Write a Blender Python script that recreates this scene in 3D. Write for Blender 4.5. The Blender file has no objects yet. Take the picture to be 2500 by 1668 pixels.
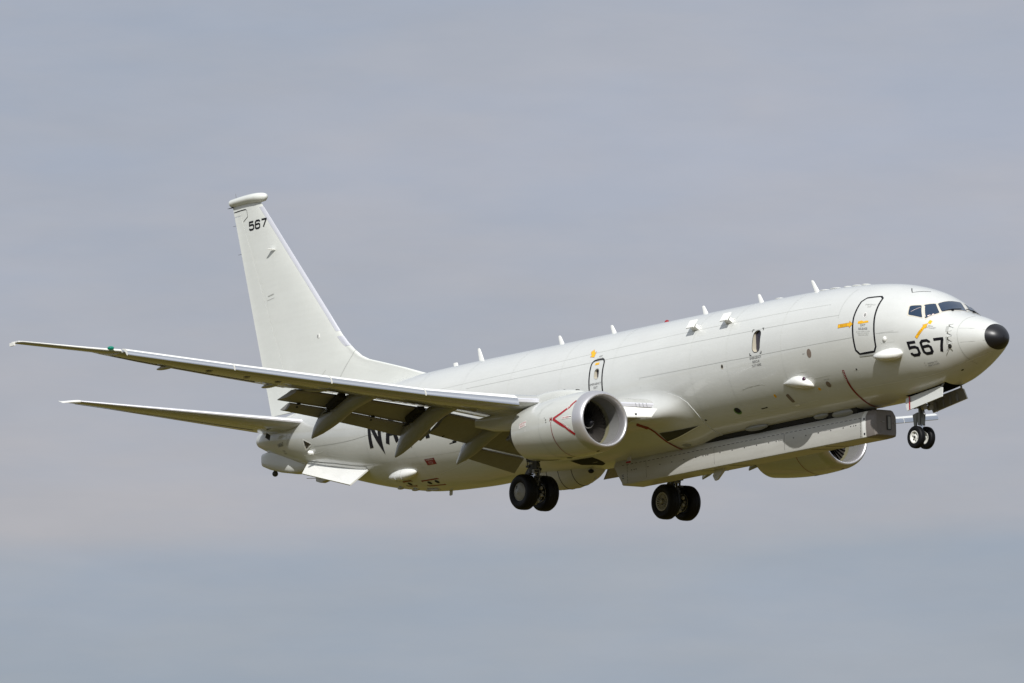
import bpy, bmesh, math, random
import numpy as np
from mathutils import Vector, Matrix
random.seed(4)

# ------------------------------------------------------------------ camera, sky, sun, exposure
sc = bpy.context.scene
COL = sc.collection
ELEV = math.radians(6.052)
CAM_H = 1.8
cam = bpy.data.cameras.new("camera")
cam.sensor_width = 36.0
cam.lens = 321.96
cam.clip_start = 1.0
cam.clip_end = 60000
cam_o = bpy.data.objects.new("camera", cam)
COL.objects.link(cam_o)
cam_o.location = (0, 0, CAM_H)
cam_o.rotation_euler = (math.pi / 2 + ELEV, 0, 0)
sc.camera = cam_o
sc.view_settings.view_transform = 'Standard'
sc.view_settings.look = 'None'
sc.view_settings.gamma = 1
sc.view_settings.exposure = 0.0

SUN_EL, SUN_AZ = math.radians(39), math.radians(180)       # behind the photographer
world = bpy.data.worlds.new("World")
sc.world = world
world.use_nodes = True
nt = world.node_tree
nt.nodes.clear()
N = nt.nodes.new
L = nt.links.new
out = N('ShaderNodeOutputWorld')
sky = N('ShaderNodeTexSky')
sky.sky_type = 'NISHITA'
sky.sun_disc = False
sky.sun_elevation = SUN_EL
sky.sun_rotation = SUN_AZ
sky.air_density = 1.0
sky.dust_density = 2.0
bg1 = N('ShaderNodeBackground'); bg1.inputs[1].default_value = 0.08
L(sky.outputs[0], bg1.inputs[0])
tc = N('ShaderNodeTexCoord')
sep = N('ShaderNodeSeparateXYZ'); L(tc.outputs['Generated'], sep.inputs[0])


def wnoise(scale, sx, sz, detail, rough=0.5, off=0.0):
    mp = N('ShaderNodeMapping')
    mp.inputs['Scale'].default_value = (sx, sx, sz)
    mp.inputs['Location'].default_value = (off, off * .7, 0)
    L(tc.outputs['Generated'], mp.inputs[0])
    n = N('ShaderNodeTexNoise')
    n.inputs['Scale'].default_value = scale
    n.inputs['Detail'].default_value = detail
    n.inputs['Roughness'].default_value = rough
    L(mp.outputs[0], n.inputs[0])
    return n.outputs[0]


def wmath(op, a, b=None, c=None):
    m = N('ShaderNodeMath'); m.operation = op
    for i, v in enumerate((a, b, c)):
        if v is None: continue
        if isinstance(v, (int, float)): m.inputs[i].default_value = v
        else: L(v, m.inputs[i])
    return m.outputs[0]


def wramp(fac, stops):
    r = N('ShaderNodeValToRGB')
    el = r.color_ramp.elements
    while len(el) < len(stops): el.new(0.5)
    for e_, (p, c) in zip(el, stops):
        e_.position = p; e_.color = (*c, 1)
    L(fac, r.inputs[0])
    return r.outputs[0]


# cloud deck: a blue-grey layer near the horizon, a warmer pale layer with a soft wavy lower edge above it
big = wnoise(1.0, 9, 34, 4, .55)
mid = wnoise(1.0, 26, 120, 5, .55, 3.0)
edge = wnoise(1.0, 14, 10, 6, .55, 7.0)
fine = wnoise(1.0, 70, 260, 6, .6, 11.0)
zz = wmath('ADD', sep.outputs[2], wmath('MULTIPLY', wmath('SUBTRACT', edge, .5), .009))
zz = wmath('SUBTRACT', zz, wmath('MULTIPLY', sep.outputs[0], .018))
lay = wramp(zz, [(0.0, (.37, .40, .45)), (.062, (.352, .402, .466)), (.0836, (.371, .413, .475)), (.0852, (.436, .446, .484)),
                 (.105, (.440, .459, .512)), (.125, (.422, .453, .526)), (.16, (.398, .438, .516)), (.5, (.50, .54, .60)), (1.0, (.55, .58, .63))])
warm = wramp(mid, [(.36, (.965, .99, 1.02)), (.62, (1.025, 1.01, .995))])
tone = wramp(big, [(.3, (.93, .95, .962)), (.68, (1.055, 1.04, 1.035))])


def wmix(a, b, blend='MULTIPLY', f=1.0):
    m = N('ShaderNodeMixRGB'); m.blend_type = blend
    if isinstance(f, (int, float)): m.inputs[0].default_value = f
    else: L(f, m.inputs[0])
    L(a, m.inputs[1]); L(b, m.inputs[2])
    return m.outputs[0]


wisp = wramp(fine, [(.33, (.978, .982, .987)), (.66, (1.022, 1.018, 1.014))])
cloudc = wmix(wmix(wmix(lay, warm), tone), wisp)
bg2 = N('ShaderNodeBackground'); bg2.inputs[1].default_value = 0.97
L(cloudc, bg2.inputs[0])
cover = wramp(wnoise(2.2, 1, 3, 5, .6), [(.30, (.80,) * 3), (.55, (1.0,) * 3)])
near = wramp(sep.outputs[2], [(.12, (0, 0, 0)), (.35, (1, 1, 1))])       # thinner cloud only well above the horizon
mixf = wmix(near, cover, 'MULTIPLY', 1.0)
f_low = wmath('SUBTRACT', 1.0, wmath('MULTIPLY', wmath('SUBTRACT', 1.0, cover), near))
ms = N('ShaderNodeMixShader')
L(f_low, ms.inputs[0]); L(bg1.outputs[0], ms.inputs[1]); L(bg2.outputs[0], ms.inputs[2])
L(ms.outputs[0], out.inputs[0])

sun = bpy.data.lights.new("sun", 'SUN')
sun.energy = 4.4
sun.angle = math.radians(0.6)
sun.color = (1.0, .982, .948)
sun_o = bpy.data.objects.new("sun", sun)
COL.objects.link(sun_o)
sd = Vector((math.sin(SUN_AZ) * math.cos(SUN_EL), math.cos(SUN_AZ) * math.cos(SUN_EL), math.sin(SUN_EL)))
sun_o.rotation_euler = sd.to_track_quat('Z', 'Y').to_euler()
sun_o.location = (0, -50, 80)


# ------------------------------------------------------------------ materials
def mat(name, base, rough=.5, metal=0.0, spec=.5, coat=0.0, emit=None, noise=None, bump=0.0, streak=0.0, trans=0.0):
    m = bpy.data.materials.new(name)
    m.use_nodes = True
    t = m.node_tree
    b = t.nodes['Principled BSDF']
    b.inputs['Base Color'].default_value = (*base, 1)
    b.inputs['Roughness'].default_value = rough
    b.inputs['Metallic'].default_value = metal
    b.inputs['Specular IOR Level'].default_value = spec
    b.inputs['Coat Weight'].default_value = coat
    b.inputs['Coat Roughness'].default_value = .06
    tcn = t.nodes.new('ShaderNodeTexCoord')
    if noise or streak:
        col = None
        def layer(scale, sv, det, lo, hi, prev):
            mp = t.nodes.new('ShaderNodeMapping'); mp.inputs['Scale'].default_value = sv
            t.links.new(tcn.outputs['Object'], mp.inputs[0])
            n = t.nodes.new('ShaderNodeTexNoise'); n.inputs['Scale'].default_value = scale
            n.inputs['Detail'].default_value = det; n.inputs['Roughness'].default_value = .6
            t.links.new(mp.outputs[0], n.inputs[0])
            r = t.nodes.new('ShaderNodeValToRGB')
            r.color_ramp.elements[0].position = .32; r.color_ramp.elements[0].color = (*lo, 1)
            r.color_ramp.elements[1].position = .66; r.color_ramp.elements[1].color = (*hi, 1)
            t.links.new(n.outputs[0], r.inputs[0])
            mx = t.nodes.new('ShaderNodeMixRGB'); mx.blend_type = 'MULTIPLY'; mx.inputs[0].default_value = 1
            if prev is None: mx.inputs[1].default_value = (*base, 1)
            else: t.links.new(prev, mx.inputs[1])
            t.links.new(r.outputs[0], mx.inputs[2])
            return mx.outputs[0]
        if noise:
            a = noise
            col = layer(.8, (1, 1, 1), 4, (1 - a, 1 - a, 1 - a * .9), (1 + a * .4,) * 3, col)
            col = layer(9, (1, 1, 1), 5, (1 - a * .5,) * 3, (1 + a * .2,) * 3, col)
        if streak:
            s = streak
            col = layer(2.2, (.22, 3.0, 3.0), 6, (1 - s, 1 - s * 1.05, 1 - s * 1.2), (1.0, 1.0, 1.0), col)
        t.links.new(col, b.inputs['Base Color'])
    if bump:
        n = t.nodes.new('ShaderNodeTexNoise'); n.inputs['Scale'].default_value = 1.5; n.inputs['Detail'].default_value = 3
        t.links.new(tcn.outputs['Object'], n.inputs[0])
        bp = t.nodes.new('ShaderNodeBump'); bp.inputs['Strength'].default_value = bump; bp.inputs['Distance'].default_value = .05
        t.links.new(n.outputs[0], bp.inputs['Height'])
        t.links.new(bp.outputs[0], b.inputs['Normal'])
    if emit:
        b.inputs['Emission Color'].default_value = (*emit[0], 1); b.inputs['Emission Strength'].default_value = emit[1]
    return m


M = dict(
    finpaint=mat('fin_white_paint', (.705, .72, .685), .30, coat=.5, noise=.03, bump=.05, streak=.03),
    paint=mat('grey_white_paint', (.625, .635, .615), .27, coat=.6, noise=.03, bump=.06, streak=.03),
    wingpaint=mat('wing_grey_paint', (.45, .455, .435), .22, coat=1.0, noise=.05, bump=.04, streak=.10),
    nacelle=mat('nacelle_grey_paint', (.58, .592, .562), .26, coat=.6, noise=.04, bump=.04, streak=.05),
    fairing=mat('fairing_shade_grey', (.27, .277, .265), .30, coat=.4, noise=.06, streak=.08),  # grey darkened to put the wing's shade on the flap fairings
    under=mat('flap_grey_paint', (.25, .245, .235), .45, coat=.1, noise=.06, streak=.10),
    white=mat('white_paint', (.80, .80, .77), .30, coat=.4, noise=.03),
    pod=mat('pod_grey_paint', (.52, .515, .485), .42, coat=.25, noise=.05, streak=.09),
    podnose=mat('pod_nose_composite', (.20, .178, .165), .42, noise=.08),
    metal=mat('polished_metal', (.74, .755, .78), .16, metal=1.0, noise=.03),
    lip=mat('brushed_lip_metal', (.60, .59, .61), .38, metal=.72, noise=.03),
    finmetal=mat('fin_edge_metal', (.74, .74, .79), .45, metal=.45, noise=.02),
    liner=mat('intake_liner', (.22, .22, .215), .42, coat=.1, noise=.05),
    band=mat('fan_rub_band', (.20, .19, .12), .5),
    fan=mat('fan_titanium', (.060, .054, .048), .55, metal=.4),
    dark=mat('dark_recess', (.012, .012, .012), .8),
    soot=mat('hot_metal', (.10, .095, .09), .4, metal=.8),
    seam=mat('panel_joint_sealant', (.40, .41, .39), .5),
    textgrey=mat('grey_stencil', (.10, .10, .105), .5, spec=.2),
    arrowtext=mat('arrow_stencil', (.40, .17, .008), .5, spec=.2),
    seamf=mat('faint_joint', (.535, .548, .522), .4),
    seaml=mat('pale_joint_sealant', (.70, .71, .68), .4),
    black=mat('black_marking', (.008, .008, .011), .5, spec=.2),
    blacknose=mat('black_radome_paint', (.010, .010, .013), .38, spec=.5, noise=.1),
    red=mat('red_marking', (.36, .014, .022), .4),
    dred=mat('dark_red_marking', (.22, .012, .016), .45),
    orange=mat('orange_yellow_marking', (.84, .45, .010), .4),
    whitemk=mat('white_marking', (.78, .76, .74), .4),
    pinkmk=mat('faded_white_placard', (.70, .58, .55), .4),
    frame=mat('window_frame_paint', (.62, .58, .49), .4),
    glass=mat('cockpit_glass', (.012, .030, .065), .04, spec=.6, coat=.3),
    paneglass=mat('cabin_window_glass', (.035, .033, .05), .12, spec=.5),
    paneside=mat('window_reveal', (.50, .46, .37), .4),
    tyre=mat('tyre_rubber', (.0035, .0035, .0045), .55, spec=.22, noise=.15),
    rim=mat('wheel_white_alloy', (.72, .72, .68), .4, noise=.04),
    hub=mat('wheel_grey_hubcap', (.30, .30, .29), .42, noise=.08),
    gearnose=mat('nose_leg_grey', (.21, .215, .205), .45, noise=.1),
    gear=mat('gear_leg_grey', (.055, .056, .055), .45, noise=.1),
    gearlt=mat('gear_fitting_pale', (.34, .33, .29), .4, noise=.1),
    chrome=mat('oleo_chrome', (.85, .87, .92), .12, metal=1.0),
    brake=mat('brake_unit_dark', (.035, .034, .032), .5, noise=.2),
    bronze=mat('brown_antenna_cover', (.20, .155, .125), .5, noise=.05),
    green=mat('green_lens', (.0, .16, .11), .12, coat=.5, emit=((.0, .5, .34), .12)),
    greenp=mat('green_primer', (.10, .22, .06), .5),
    redlens=mat('red_lens', (.26, .006, .012), .15, coat=.5),
    lens=mat('dark_purple_lens', (.05, .01, .04), .08, coat=.5),
)


# ------------------------------------------------------------------ mesh helpers
class Geo:
    def __init__(s): s.v = []; s.f = []; s.m = []; s.fl = []

    def add(s, vs, fs, mi=0, flat=False):
        o = len(s.v)
        s.v += [tuple(float(c) for c in p) for p in vs]
        for f in fs:
            s.f.append(tuple(i + o for i in f)); s.m.append(mi); s.fl.append(flat)

    def loft(s, rings, mi=0, caps=True, closed=True, mfun=None, flat=False):
        n = len(rings[0]); o = len(s.v)
        for r in rings: s.v += [tuple(float(c) for c in p) for p in r]
        for i in range(len(rings) - 1):
            for j in range(n if closed else n - 1):
                k = (j + 1) % n
                s.f.append((o + i * n + j, o + i * n + k, o + (i + 1) * n + k, o + (i + 1) * n + j))
                s.m.append(mfun(i, j) if mfun else mi); s.fl.append(flat)
        if caps:
            for i in (0, len(rings) - 1):
                s.f.append(tuple(o + i * n + j for j in range(n))); s.m.append(mfun(i, 0) if mfun and False else mi); s.fl.append(True)

    def box(s, c, d, rot=None, mi=0):
        vs = []
        for x in (-.5, .5):
            for y in (-.5, .5):
                for z in (-.5, .5):
                    p = Vector((x * d[0], y * d[1], z * d[2]))
                    if rot is not None: p = rot @ p
                    vs.append(p + Vector(c))
        s.add(vs, [(0, 1, 3, 2), (4, 6, 7, 5), (0, 4, 5, 1), (2, 3, 7, 6), (0, 2, 6, 4), (1, 5, 7, 3)], mi, True)

    def tube(s, p0, p1, r0, r1=None, n=14, mi=0, caps=True):
        r1 = r0 if r1 is None else r1
        a, b = Vector(p0), Vector(p1)
        d = (b - a).normalized()
        u = d.orthogonal().normalized(); w = d.cross(u)
        rings = [[c + (u * math.cos(t) + w * math.sin(t)) * r for t in [2 * math.pi * k / n for k in range(n)]] for c, r in ((a, r0), (b, r1))]
        s.loft(rings, mi, caps)

    def lathe(s, axis_o, prof, axis='y', n=40, mi=0, mfun=None, sy=1, sz=1, caps=False):
        rings = []
        for a, r in prof:
            ring = []
            for k in range(n):
                t = 2 * math.pi * k / n
                if axis == 'y': ring.append((axis_o[0] + r * math.cos(t), axis_o[1] + a, axis_o[2] + r * math.sin(t)))
                elif axis == 'x': ring.append((axis_o[0] + a, axis_o[1] + r * math.cos(t) * sy, axis_o[2] + r * math.sin(t) * sz))
                else: ring.append((axis_o[0] + r * math.cos(t), axis_o[1] + r * math.sin(t), axis_o[2] + a))
            rings.append(ring)
        s.loft(rings, mi, caps, True, mfun)

    def prism(s, poly, off, mi=0):
        """flat polygon (3d points) thickened by vector off"""
        n = len(poly)
        off = Vector(off)
        vs = [Vector(p) + off * .5 for p in poly] + [Vector(p) - off * .5 for p in poly]
        fs = [tuple(range(n)), tuple(range(2 * n - 1, n - 1, -1))] + [(i, i + n, (i + 1) % n + n, (i + 1) % n) for i in range(n)]
        s.add(vs, fs, mi, True)

    def blob(s, c, r, mi=0, nu=20, nv=12):
        rings = []
        for i in range(nv + 1):
            a = -math.pi / 2 + math.pi * i / nv
            q = max(math.cos(a), .01)
            rings.append([(c[0] + r[0] * math.sin(a), c[1] + r[1] * q * math.cos(t), c[2] + r[2] * q * math.sin(t)) for t in [2 * math.pi * k / nu for k in range(nu)]])
        s.loft(rings, mi)

    def mirrored(s):
        g = Geo()
        g.v = [(x, -y, z) for x, y, z in s.v]; g.f = [tuple(reversed(f)) for f in s.f]; g.m = list(s.m); g.fl = list(s.fl)
        return g

    def build(s, name, mats, parent, sharp=32, fix=True):
        me = bpy.data.meshes.new(name)
        me.from_pydata(s.v, [], s.f)
        if isinstance(mats, str): mats = [mats]
        for k in mats: me.materials.append(M[k])
        me.polygons.foreach_set('material_index', s.m)
        me.update()
        bm = bmesh.new(); bm.from_mesh(me)
        if fix: bmesh.ops.recalc_face_normals(bm, faces=bm.faces)
        bm.to_mesh(me); bm.free()
        me.polygons.foreach_set('use_smooth', [True] * len(me.polygons))
        me.set_sharp_from_angle(angle=math.radians(sharp))
        o = bpy.data.objects.new(name, me)
        COL.objects.link(o)
        o.parent = parent
        return o


def pch(T):
    x = np.array([t[0] for t in T], float); y = np.array([t[1] for t in T], float)
    h = np.diff(x); dl = np.diff(y) / h
    m = np.zeros_like(y)
    for i in range(1, len(x) - 1):
        if dl[i - 1] * dl[i] > 0:
            w1 = 2 * h[i] + h[i - 1]; w2 = h[i] + 2 * h[i - 1]
            m[i] = (w1 + w2) / (w1 / dl[i - 1] + w2 / dl[i])
    m[0] = dl[0]; m[-1] = dl[-1]
    def f(q):
        q = min(max(q, x[0]), x[-1])
        i = min(max(int(np.searchsorted(x, q)) - 1, 0), len(x) - 2)
        t = (q - x[i]) / h[i]
        return float((2 * t**3 - 3 * t**2 + 1) * y[i] + (t**3 - 2 * t**2 + t) * h[i] * m[i] + (-2 * t**3 + 3 * t**2) * y[i + 1] + (t**3 - t**2) * h[i] * m[i + 1])
    return f


def lerp_t(T):
    xs = [t[0] for t in T]; ys = [t[1] for t in T]
    return lambda q: float(np.interp(q, xs, ys))


# ------------------------------------------------------------------ the aircraft's own frame: x aft of the nose tip, y to starboard, z up (metres)
MR = Matrix(((-0.6104330964, -0.7914555415, -0.0311375135), (0.7904279097, -0.6112267255, 0.0403188487), (-0.0509426571, 0.0, 0.9987015799)))
CA = Vector((-205.7156053570, 178.8839840858, -40.4097593121))
root = bpy.data.objects.new("patrol_aircraft", None)
COL.objects.link(root)
T4 = MR.to_4x4()
T4.translation = Vector((0, 0, CAM_H)) - MR @ CA
root.matrix_world = T4
root['label'] = "grey-white twin-jet patrol aircraft numbered 567 flying with its landing gear and flaps lowered"
root['category'] = "aircraft"

# ------------------------------------------------------------------ ground (below the frame, seen only in reflections)
def ground():
    g = Geo()
    g.add([(-9000, -9000, 0), (9000, -9000, 0), (9000, 9000, 0), (-9000, 9000, 0)], [(0, 1, 2, 3)])
    m = bpy.data.materials.new('grass_field'); m.use_nodes = True
    t = m.node_tree; b = t.nodes['Principled BSDF']; b.inputs['Roughness'].default_value = .9
    b.inputs['Specular IOR Level'].default_value = .1
    tcn = t.nodes.new('ShaderNodeTexCoord')
    def ns(scale, sv, det):
        mp = t.nodes.new('ShaderNodeMapping'); mp.inputs['Scale'].default_value = sv
        t.links.new(tcn.outputs['Object'], mp.inputs[0])
        n = t.nodes.new('ShaderNodeTexNoise'); n.inputs['Scale'].default_value = scale; n.inputs['Detail'].default_value = det
        t.links.new(mp.outputs[0], n.inputs[0]); return n.outputs[0]
    def rmp(f, st):
        r = t.nodes.new('ShaderNodeValToRGB')
        el = r.color_ramp.elements
        while len(el) < len(st): el.new(.5)
        for e_, (p, c) in zip(el, st): e_.position = p; e_.color = (*c, 1)
        t.links.new(f, r.inputs[0]); return r.outputs[0]
    a = rmp(ns(.013, (1, 2.2, 1), 5), [(.36, (.058, .056, .006)), (.50, (.088, .073, .011)), (.62, (.135, .088, .030))])
    c = rmp(ns(.35, (1, 1, 1), 6), [(.3, (.7, .7, .7)), (.7, (1.2, 1.2, 1.2))])
    mx = t.nodes.new('ShaderNodeMixRGB'); mx.blend_type = 'MULTIPLY'; mx.inputs[0].default_value = 1
    t.links.new(a, mx.inputs[1]); t.links.new(c, mx.inputs[2])
    t.links.new(mx.outputs[0], b.inputs['Base Color'])
    M['grass'] = m
    o = g.build('ground', 'grass', None)
    o['kind'] = 'structure'
ground()

# ------------------------------------------------------------------ fuselage surface
fT = pch([(0, -.74), (.03, -.60), (.1, -.48), (.3, -.31), (.6, -.15), (1.0, .02), (1.5, .19), (1.85, .34), (2.2, .60), (2.6, .86), (3.0, 1.07), (3.6, 1.285), (4.4, 1.48), (5.2, 1.60), (6.2, 1.70), (7.5, 1.775), (9, 1.82), (10.5, 1.84), (13, 1.86), (20, 1.89), (26, 1.935), (28, 1.92), (30, 1.87), (32, 1.80), (34, 1.69), (36, 1.52), (37.2, 1.34), (37.8, 1.1)])
fB = pch([(0, -.74), (.03, -.86), (.1, -.94), (.3, -1.07), (.6, -1.225), (1.0, -1.41), (1.5, -1.63), (2.2, -1.86), (3, -1.99), (4, -2.07), (5, -2.10), (6, -2.10), (7, -2.11), (25, -2.14), (26.5, -2.09), (28, -1.99), (30, -1.67), (32, -1.2), (34, -.62), (36, .0), (37.2, .40), (37.8, .65)])
fW = pch([(0, 0.01), (.03, .16), (.1, .29), (.3, .48), (.6, .69), (1.0, .91), (1.5, 1.13), (2.2, 1.38), (3, 1.58), (4, 1.74), (5, 1.83), (6, 1.87), (6.6, 1.88), (25.5, 1.88), (27, 1.85), (29, 1.72), (31, 1.50), (33, 1.2), (35, .83), (36.5, .54), (37.3, .36), (37.8, .2)])
fC = pch([(0, -.73), (1, -.6), (2.2, -.38), (3.5, -.15), (5, 0), (25, 0), (30, .2), (34, .6), (37.8, .88)])


def S0(x, th):
    t, b, w, z = fT(x), fB(x), fW(x), fC(x)
    cs, sn = math.cos(th), math.sin(th)
    return Vector((x, w * cs, z + (t - z) * sn if sn >= 0 else z + (z - b) * sn))


def S(x, th, off=0.0):
    p = S0(x, th)
    if not off: return p
    e = .01
    du = S0(min(x + e, 37.8), th) - S0(max(x - e, 0), th)
    dv = S0(x, th + e) - S0(x, th - e)
    n = du.cross(dv)
    n.normalize()
    c = Vector((x, 0, fC(x)))
    if n.dot(p - c) < 0: n = -n
    return p + n * off


def th_z(x, z):
    t, b, c = fT(x), fB(x), fC(x)
    s_ = (z - c) / (t - c) if z >= c else (z - c) / (c - b)
    return math.asin(max(-1, min(1, s_)))


def SZ(x, z, off=0.0): return S(x, th_z(x, z), off)


def th_yz(p):
    x, y, z = p
    t, b, c = fT(x), fB(x), fC(x)
    return math.atan2((z - c) / (t - c) if z >= c else (z - c) / (c - b), y / fW(x))


# ---- decals: 2-d shapes laid on a surface with a few millimetres of paint thickness
def cutgrid(vs, fs, g):
    bm = bmesh.new()
    bv = [bm.verts.new((v[0], v[1], 0)) for v in vs]
    for f in fs:
        try: bm.faces.new([bv[i] for i in f])
        except ValueError: pass
    xs = [v[0] for v in vs]; ys = [v[1] for v in vs]
    for ax, lo, hi in ((0, min(xs), max(xs)), (1, min(ys), max(ys))):
        k = math.ceil(lo / g + 1e-6)
        while k * g < hi:
            co = [0, 0, 0]; no = [0, 0, 0]; co[ax] = k * g; no[ax] = 1
            bmesh.ops.bisect_plane(bm, geom=bm.verts[:] + bm.edges[:] + bm.faces[:], plane_co=co, plane_no=no)
            k += 1
    bmesh.ops.triangulate(bm, faces=bm.faces[:])
    bm.verts.index_update()
    V = [(v.co.x, v.co.y) for v in bm.verts]; F = [tuple(v.index for v in f.verts) for f in bm.faces]
    bm.free()
    return V, F


def decal(geo, vs, fs, fun, g=.12, mi=0):
    V, F = cutgrid(vs, fs, g)
    geo.add([fun(*v) for v in V], F, mi)


def poly(geo, pts, fun, g=.12, mi=0):
    decal(geo, pts, [tuple(range(len(pts)))], fun, g, mi)


def stroke(pts, w, closed=False):
    """mitred ribbon along a 2-d polyline"""
    n = len(pts); P = [Vector(p) for p in pts]
    vs = []
    for i in range(n):
        a = P[i - 1] if (i > 0 or closed) else None
        b = P[(i + 1) % n] if (i < n - 1 or closed) else None
        d1 = (P[i] - a).normalized() if a is not None else None
        d2 = (b - P[i]).normalized() if b is not None else None
        if d1 is None: d1 = d2
        if d2 is None: d2 = d1
        n1 = Vector((-d1.y, d1.x)); n2 = Vector((-d2.y, d2.x))
        m = (n1 + n2)
        m = m.normalized() if m.length > 1e-6 else n1
        k = w * .5 / max(.35, m.dot(n1))
        vs += [P[i] + m * k, P[i] - m * k]
    fs = [(2 * i, 2 * i + 1, (2 * i + 3) % (2 * n), (2 * i + 2) % (2 * n)) for i in range(n if closed else n - 1)]
    return [tuple(v) for v in vs], fs


def path3(geo, P, fun, w, mi=0, step=.12, closed=False):
    """ribbon of metric width w along surface-parameter points P; fun(u, v, off) -> point"""
    pts = []
    n = len(P)
    for i in range(n if closed else n - 1):
        a, b = P[i], P[(i + 1) % n]
        k = max(1, int((fun(*a) - fun(*b)).length / step))
        for j in range(k): pts.append((a[0] + (b[0] - a[0]) * j / k, a[1] + (b[1] - a[1]) * j / k))
    if not closed: pts.append(P[-1])
    vs = []; m = len(pts)
    for i in range(m):
        p = fun(*pts[i]); q = fun(pts[i][0], pts[i][1], .05)
        nn = (q - p).normalized()
        a = fun(*pts[i - 1]) if (i > 0 or closed) else p
        b = fun(*pts[(i + 1) % m]) if (i < m - 1 or closed) else p
        t = (b - a).normalized()
        s_ = nn.cross(t).normalized() * w * .5
        c = fun(pts[i][0], pts[i][1], .004)
        vs += [c + s_, c - s_]
    fs = [(2 * i, 2 * i + 1, (2 * i + 3) % (2 * m), (2 * i + 2) % (2 * m)) for i in range(m if closed else m - 1)]
    geo.add(vs, fs, mi)


def rrect(w, h, r, n=5, cx=0, cy=0):
    pts = []
    for sx, sy, a0 in ((1, 1, 0), (-1, 1, 90), (-1, -1, 180), (1, -1, 270)):
        for i in range(n + 1):
            a = math.radians(a0 + 90 * i / n)
            pts.append((cx + sx * (w / 2 - r) + r * math.cos(a), cy + sy * (h / 2 - r) + r * math.sin(a)))
    return pts


def disc(r, n=18, rx=None):
    return [((rx or r) * math.cos(2 * math.pi * k / n), r * math.sin(2 * math.pi * k / n)) for k in range(n)]


def text2d(s, h, spacing=1.0, align='CENTER'):
    c = bpy.data.curves.new('t', 'FONT'); c.body = s; c.size = h * 1.37; c.resolution_u = 2
    c.align_x = align; c.space_character = spacing
    o = bpy.data.objects.new('t', c); COL.objects.link(o)
    dg = bpy.context.evaluated_depsgraph_get()
    me = bpy.data.meshes.new_from_object(o.evaluated_get(dg))
    vs = [(v.co.x, v.co.y) for v in me.vertices]; fs = [tuple(p.vertices) for p in me.polygons]
    bpy.data.objects.remove(o); bpy.data.curves.remove(c); bpy.data.meshes.remove(me)
    return vs, fs


DIG = {
    '5': [(.94, 1), (0, 1), (0, .58), (.30, .62), (.72, .62), (1, .50), (1, .15), (.78, 0), (.18, 0), (0, .12), (0, .22)],
    '6': [(1, .80), (1, .88), (.80, 1), (.22, 1), (0, .86), (0, .14), (.22, 0), (.78, 0), (1, .14), (1, .44), (.80, .57), (0, .53)],
    '7': [(0, 1), (1, 1), (1, .93), (.42, 0)],
    'N': [(0, 0), (0, 1), (1, 0), (1, 1)],
    'A': [(0, 0), (.5, 1), (1, 0)],
    'V': [(0, 1), (.5, 0), (1, 1)],
    'Y': [(0, 1), (.5, .5), (1, 1)],
}


def glyphs(s, w, h, gap, sw):
    """block letters as 2-d ribbons"""
    out_ = []
    x = 0
    for ch in s:
        out_.append(stroke([(x + p[0] * w, sw / 2 + p[1] * (h - sw)) for p in DIG[ch]], sw))
        if ch == 'A': out_.append(stroke([(x + .2 * w, sw / 2 + .30 * h), (x + .8 * w, sw / 2 + .30 * h)], sw * .9))
        if ch == 'Y': out_.append(stroke([(x + .5 * w, 0), (x + .5 * w, .55 * h)], sw))
        x += w + gap
    return out_


# mapping: u grows forward (so that text reads correctly on the starboard side), v up
def side_map(x0, z0, off=.006, rot=0.0):
    c, s_ = math.cos(rot), math.sin(rot)
    th0 = th_z(x0, z0)
    def f(u, v):
        uu, vv = u * c - v * s_, u * s_ + v * c
        x = min(max(x0 - uu, .02), 37.7)
        r = max(.3, .5 * (fW(x) + (fT(x) - fC(x) if th0 > 0 else fC(x) - fB(x))))
        return S(x, th0 + vv / r, off)
    return f


# ------------------------------------------------------------------ fuselage
xs = sorted(set([0.0, .008, .02, .04, .07, .1, .14, .19, .25] + [round(.32 + .068 * i, 3) for i in range(85)] + [round(6.1 + .2 * i, 3) for i in range(100)] + [round(26.1 + .15 * i, 3) for i in range(78)] + [37.8]))
NT = 132
g = Geo()
rings = [[S0(x, 2 * math.pi * k / NT) for k in range(NT)] for x in xs]
g.loft(rings, 0)
fus = g.build('fuselage', ['paint', 'paneside', 'dark', 'seam', 'seaml', 'seamf'], root, 40)


def cutter(vs_rings, mi):
    c = Geo(); c.loft(vs_rings, mi)
    o = c.build('cut', ['paint', 'paneside', 'dark', 'seam', 'seaml', 'seamf'], root)
    return o


def yprism(pts_xz, y0, y1):
    return [[(x, y0, z) for x, z in pts_xz], [(x, y1, z) for x, z in pts_xz]]


def zprism(pts_xy, z0, z1):
    return [[(x, y, z0) for x, y in pts_xy], [(x, y, z1) for x, y in pts_xy]]


cabwin = rrect(.36, .68, .15, 6, 9.44, .285)
exitwin = rrect(.24, .34, .11, 6, 17.39, .33)
cuts = [
    cutter(yprism(cabwin, 1.66, 2.1), 1),
    cutter(yprism(exitwin, 1.72, 2.1), 1),
    cutter(zprism([(2.30, -.40), (2.30, .40), (4.12, .44), (4.12, -.44)], -1.45, -2.6), 2),
    cutter(yprism([(34.14, .42), (34.10, .06), (33.52, .19)], .78, 1.4), 1),
]
for c in cuts:
    bo = fus.modifiers.new('b', 'BOOLEAN'); bo.operation = 'DIFFERENCE'; bo.object = c; bo.solver = 'EXACT'
    bo.material_mode = 'INDEX'
bpy.context.view_layer.update()
dg = bpy.context.evaluated_depsgraph_get()
nm = bpy.data.meshes.new_from_object(fus.evaluated_get(dg))
fus.modifiers.clear()
old = fus.data; fus.data = nm; nm.name = 'fuselage'
bpy.data.meshes.remove(old)
for c in cuts:
    me_ = c.data; bpy.data.objects.remove(c); bpy.data.meshes.remove(me_)

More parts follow.
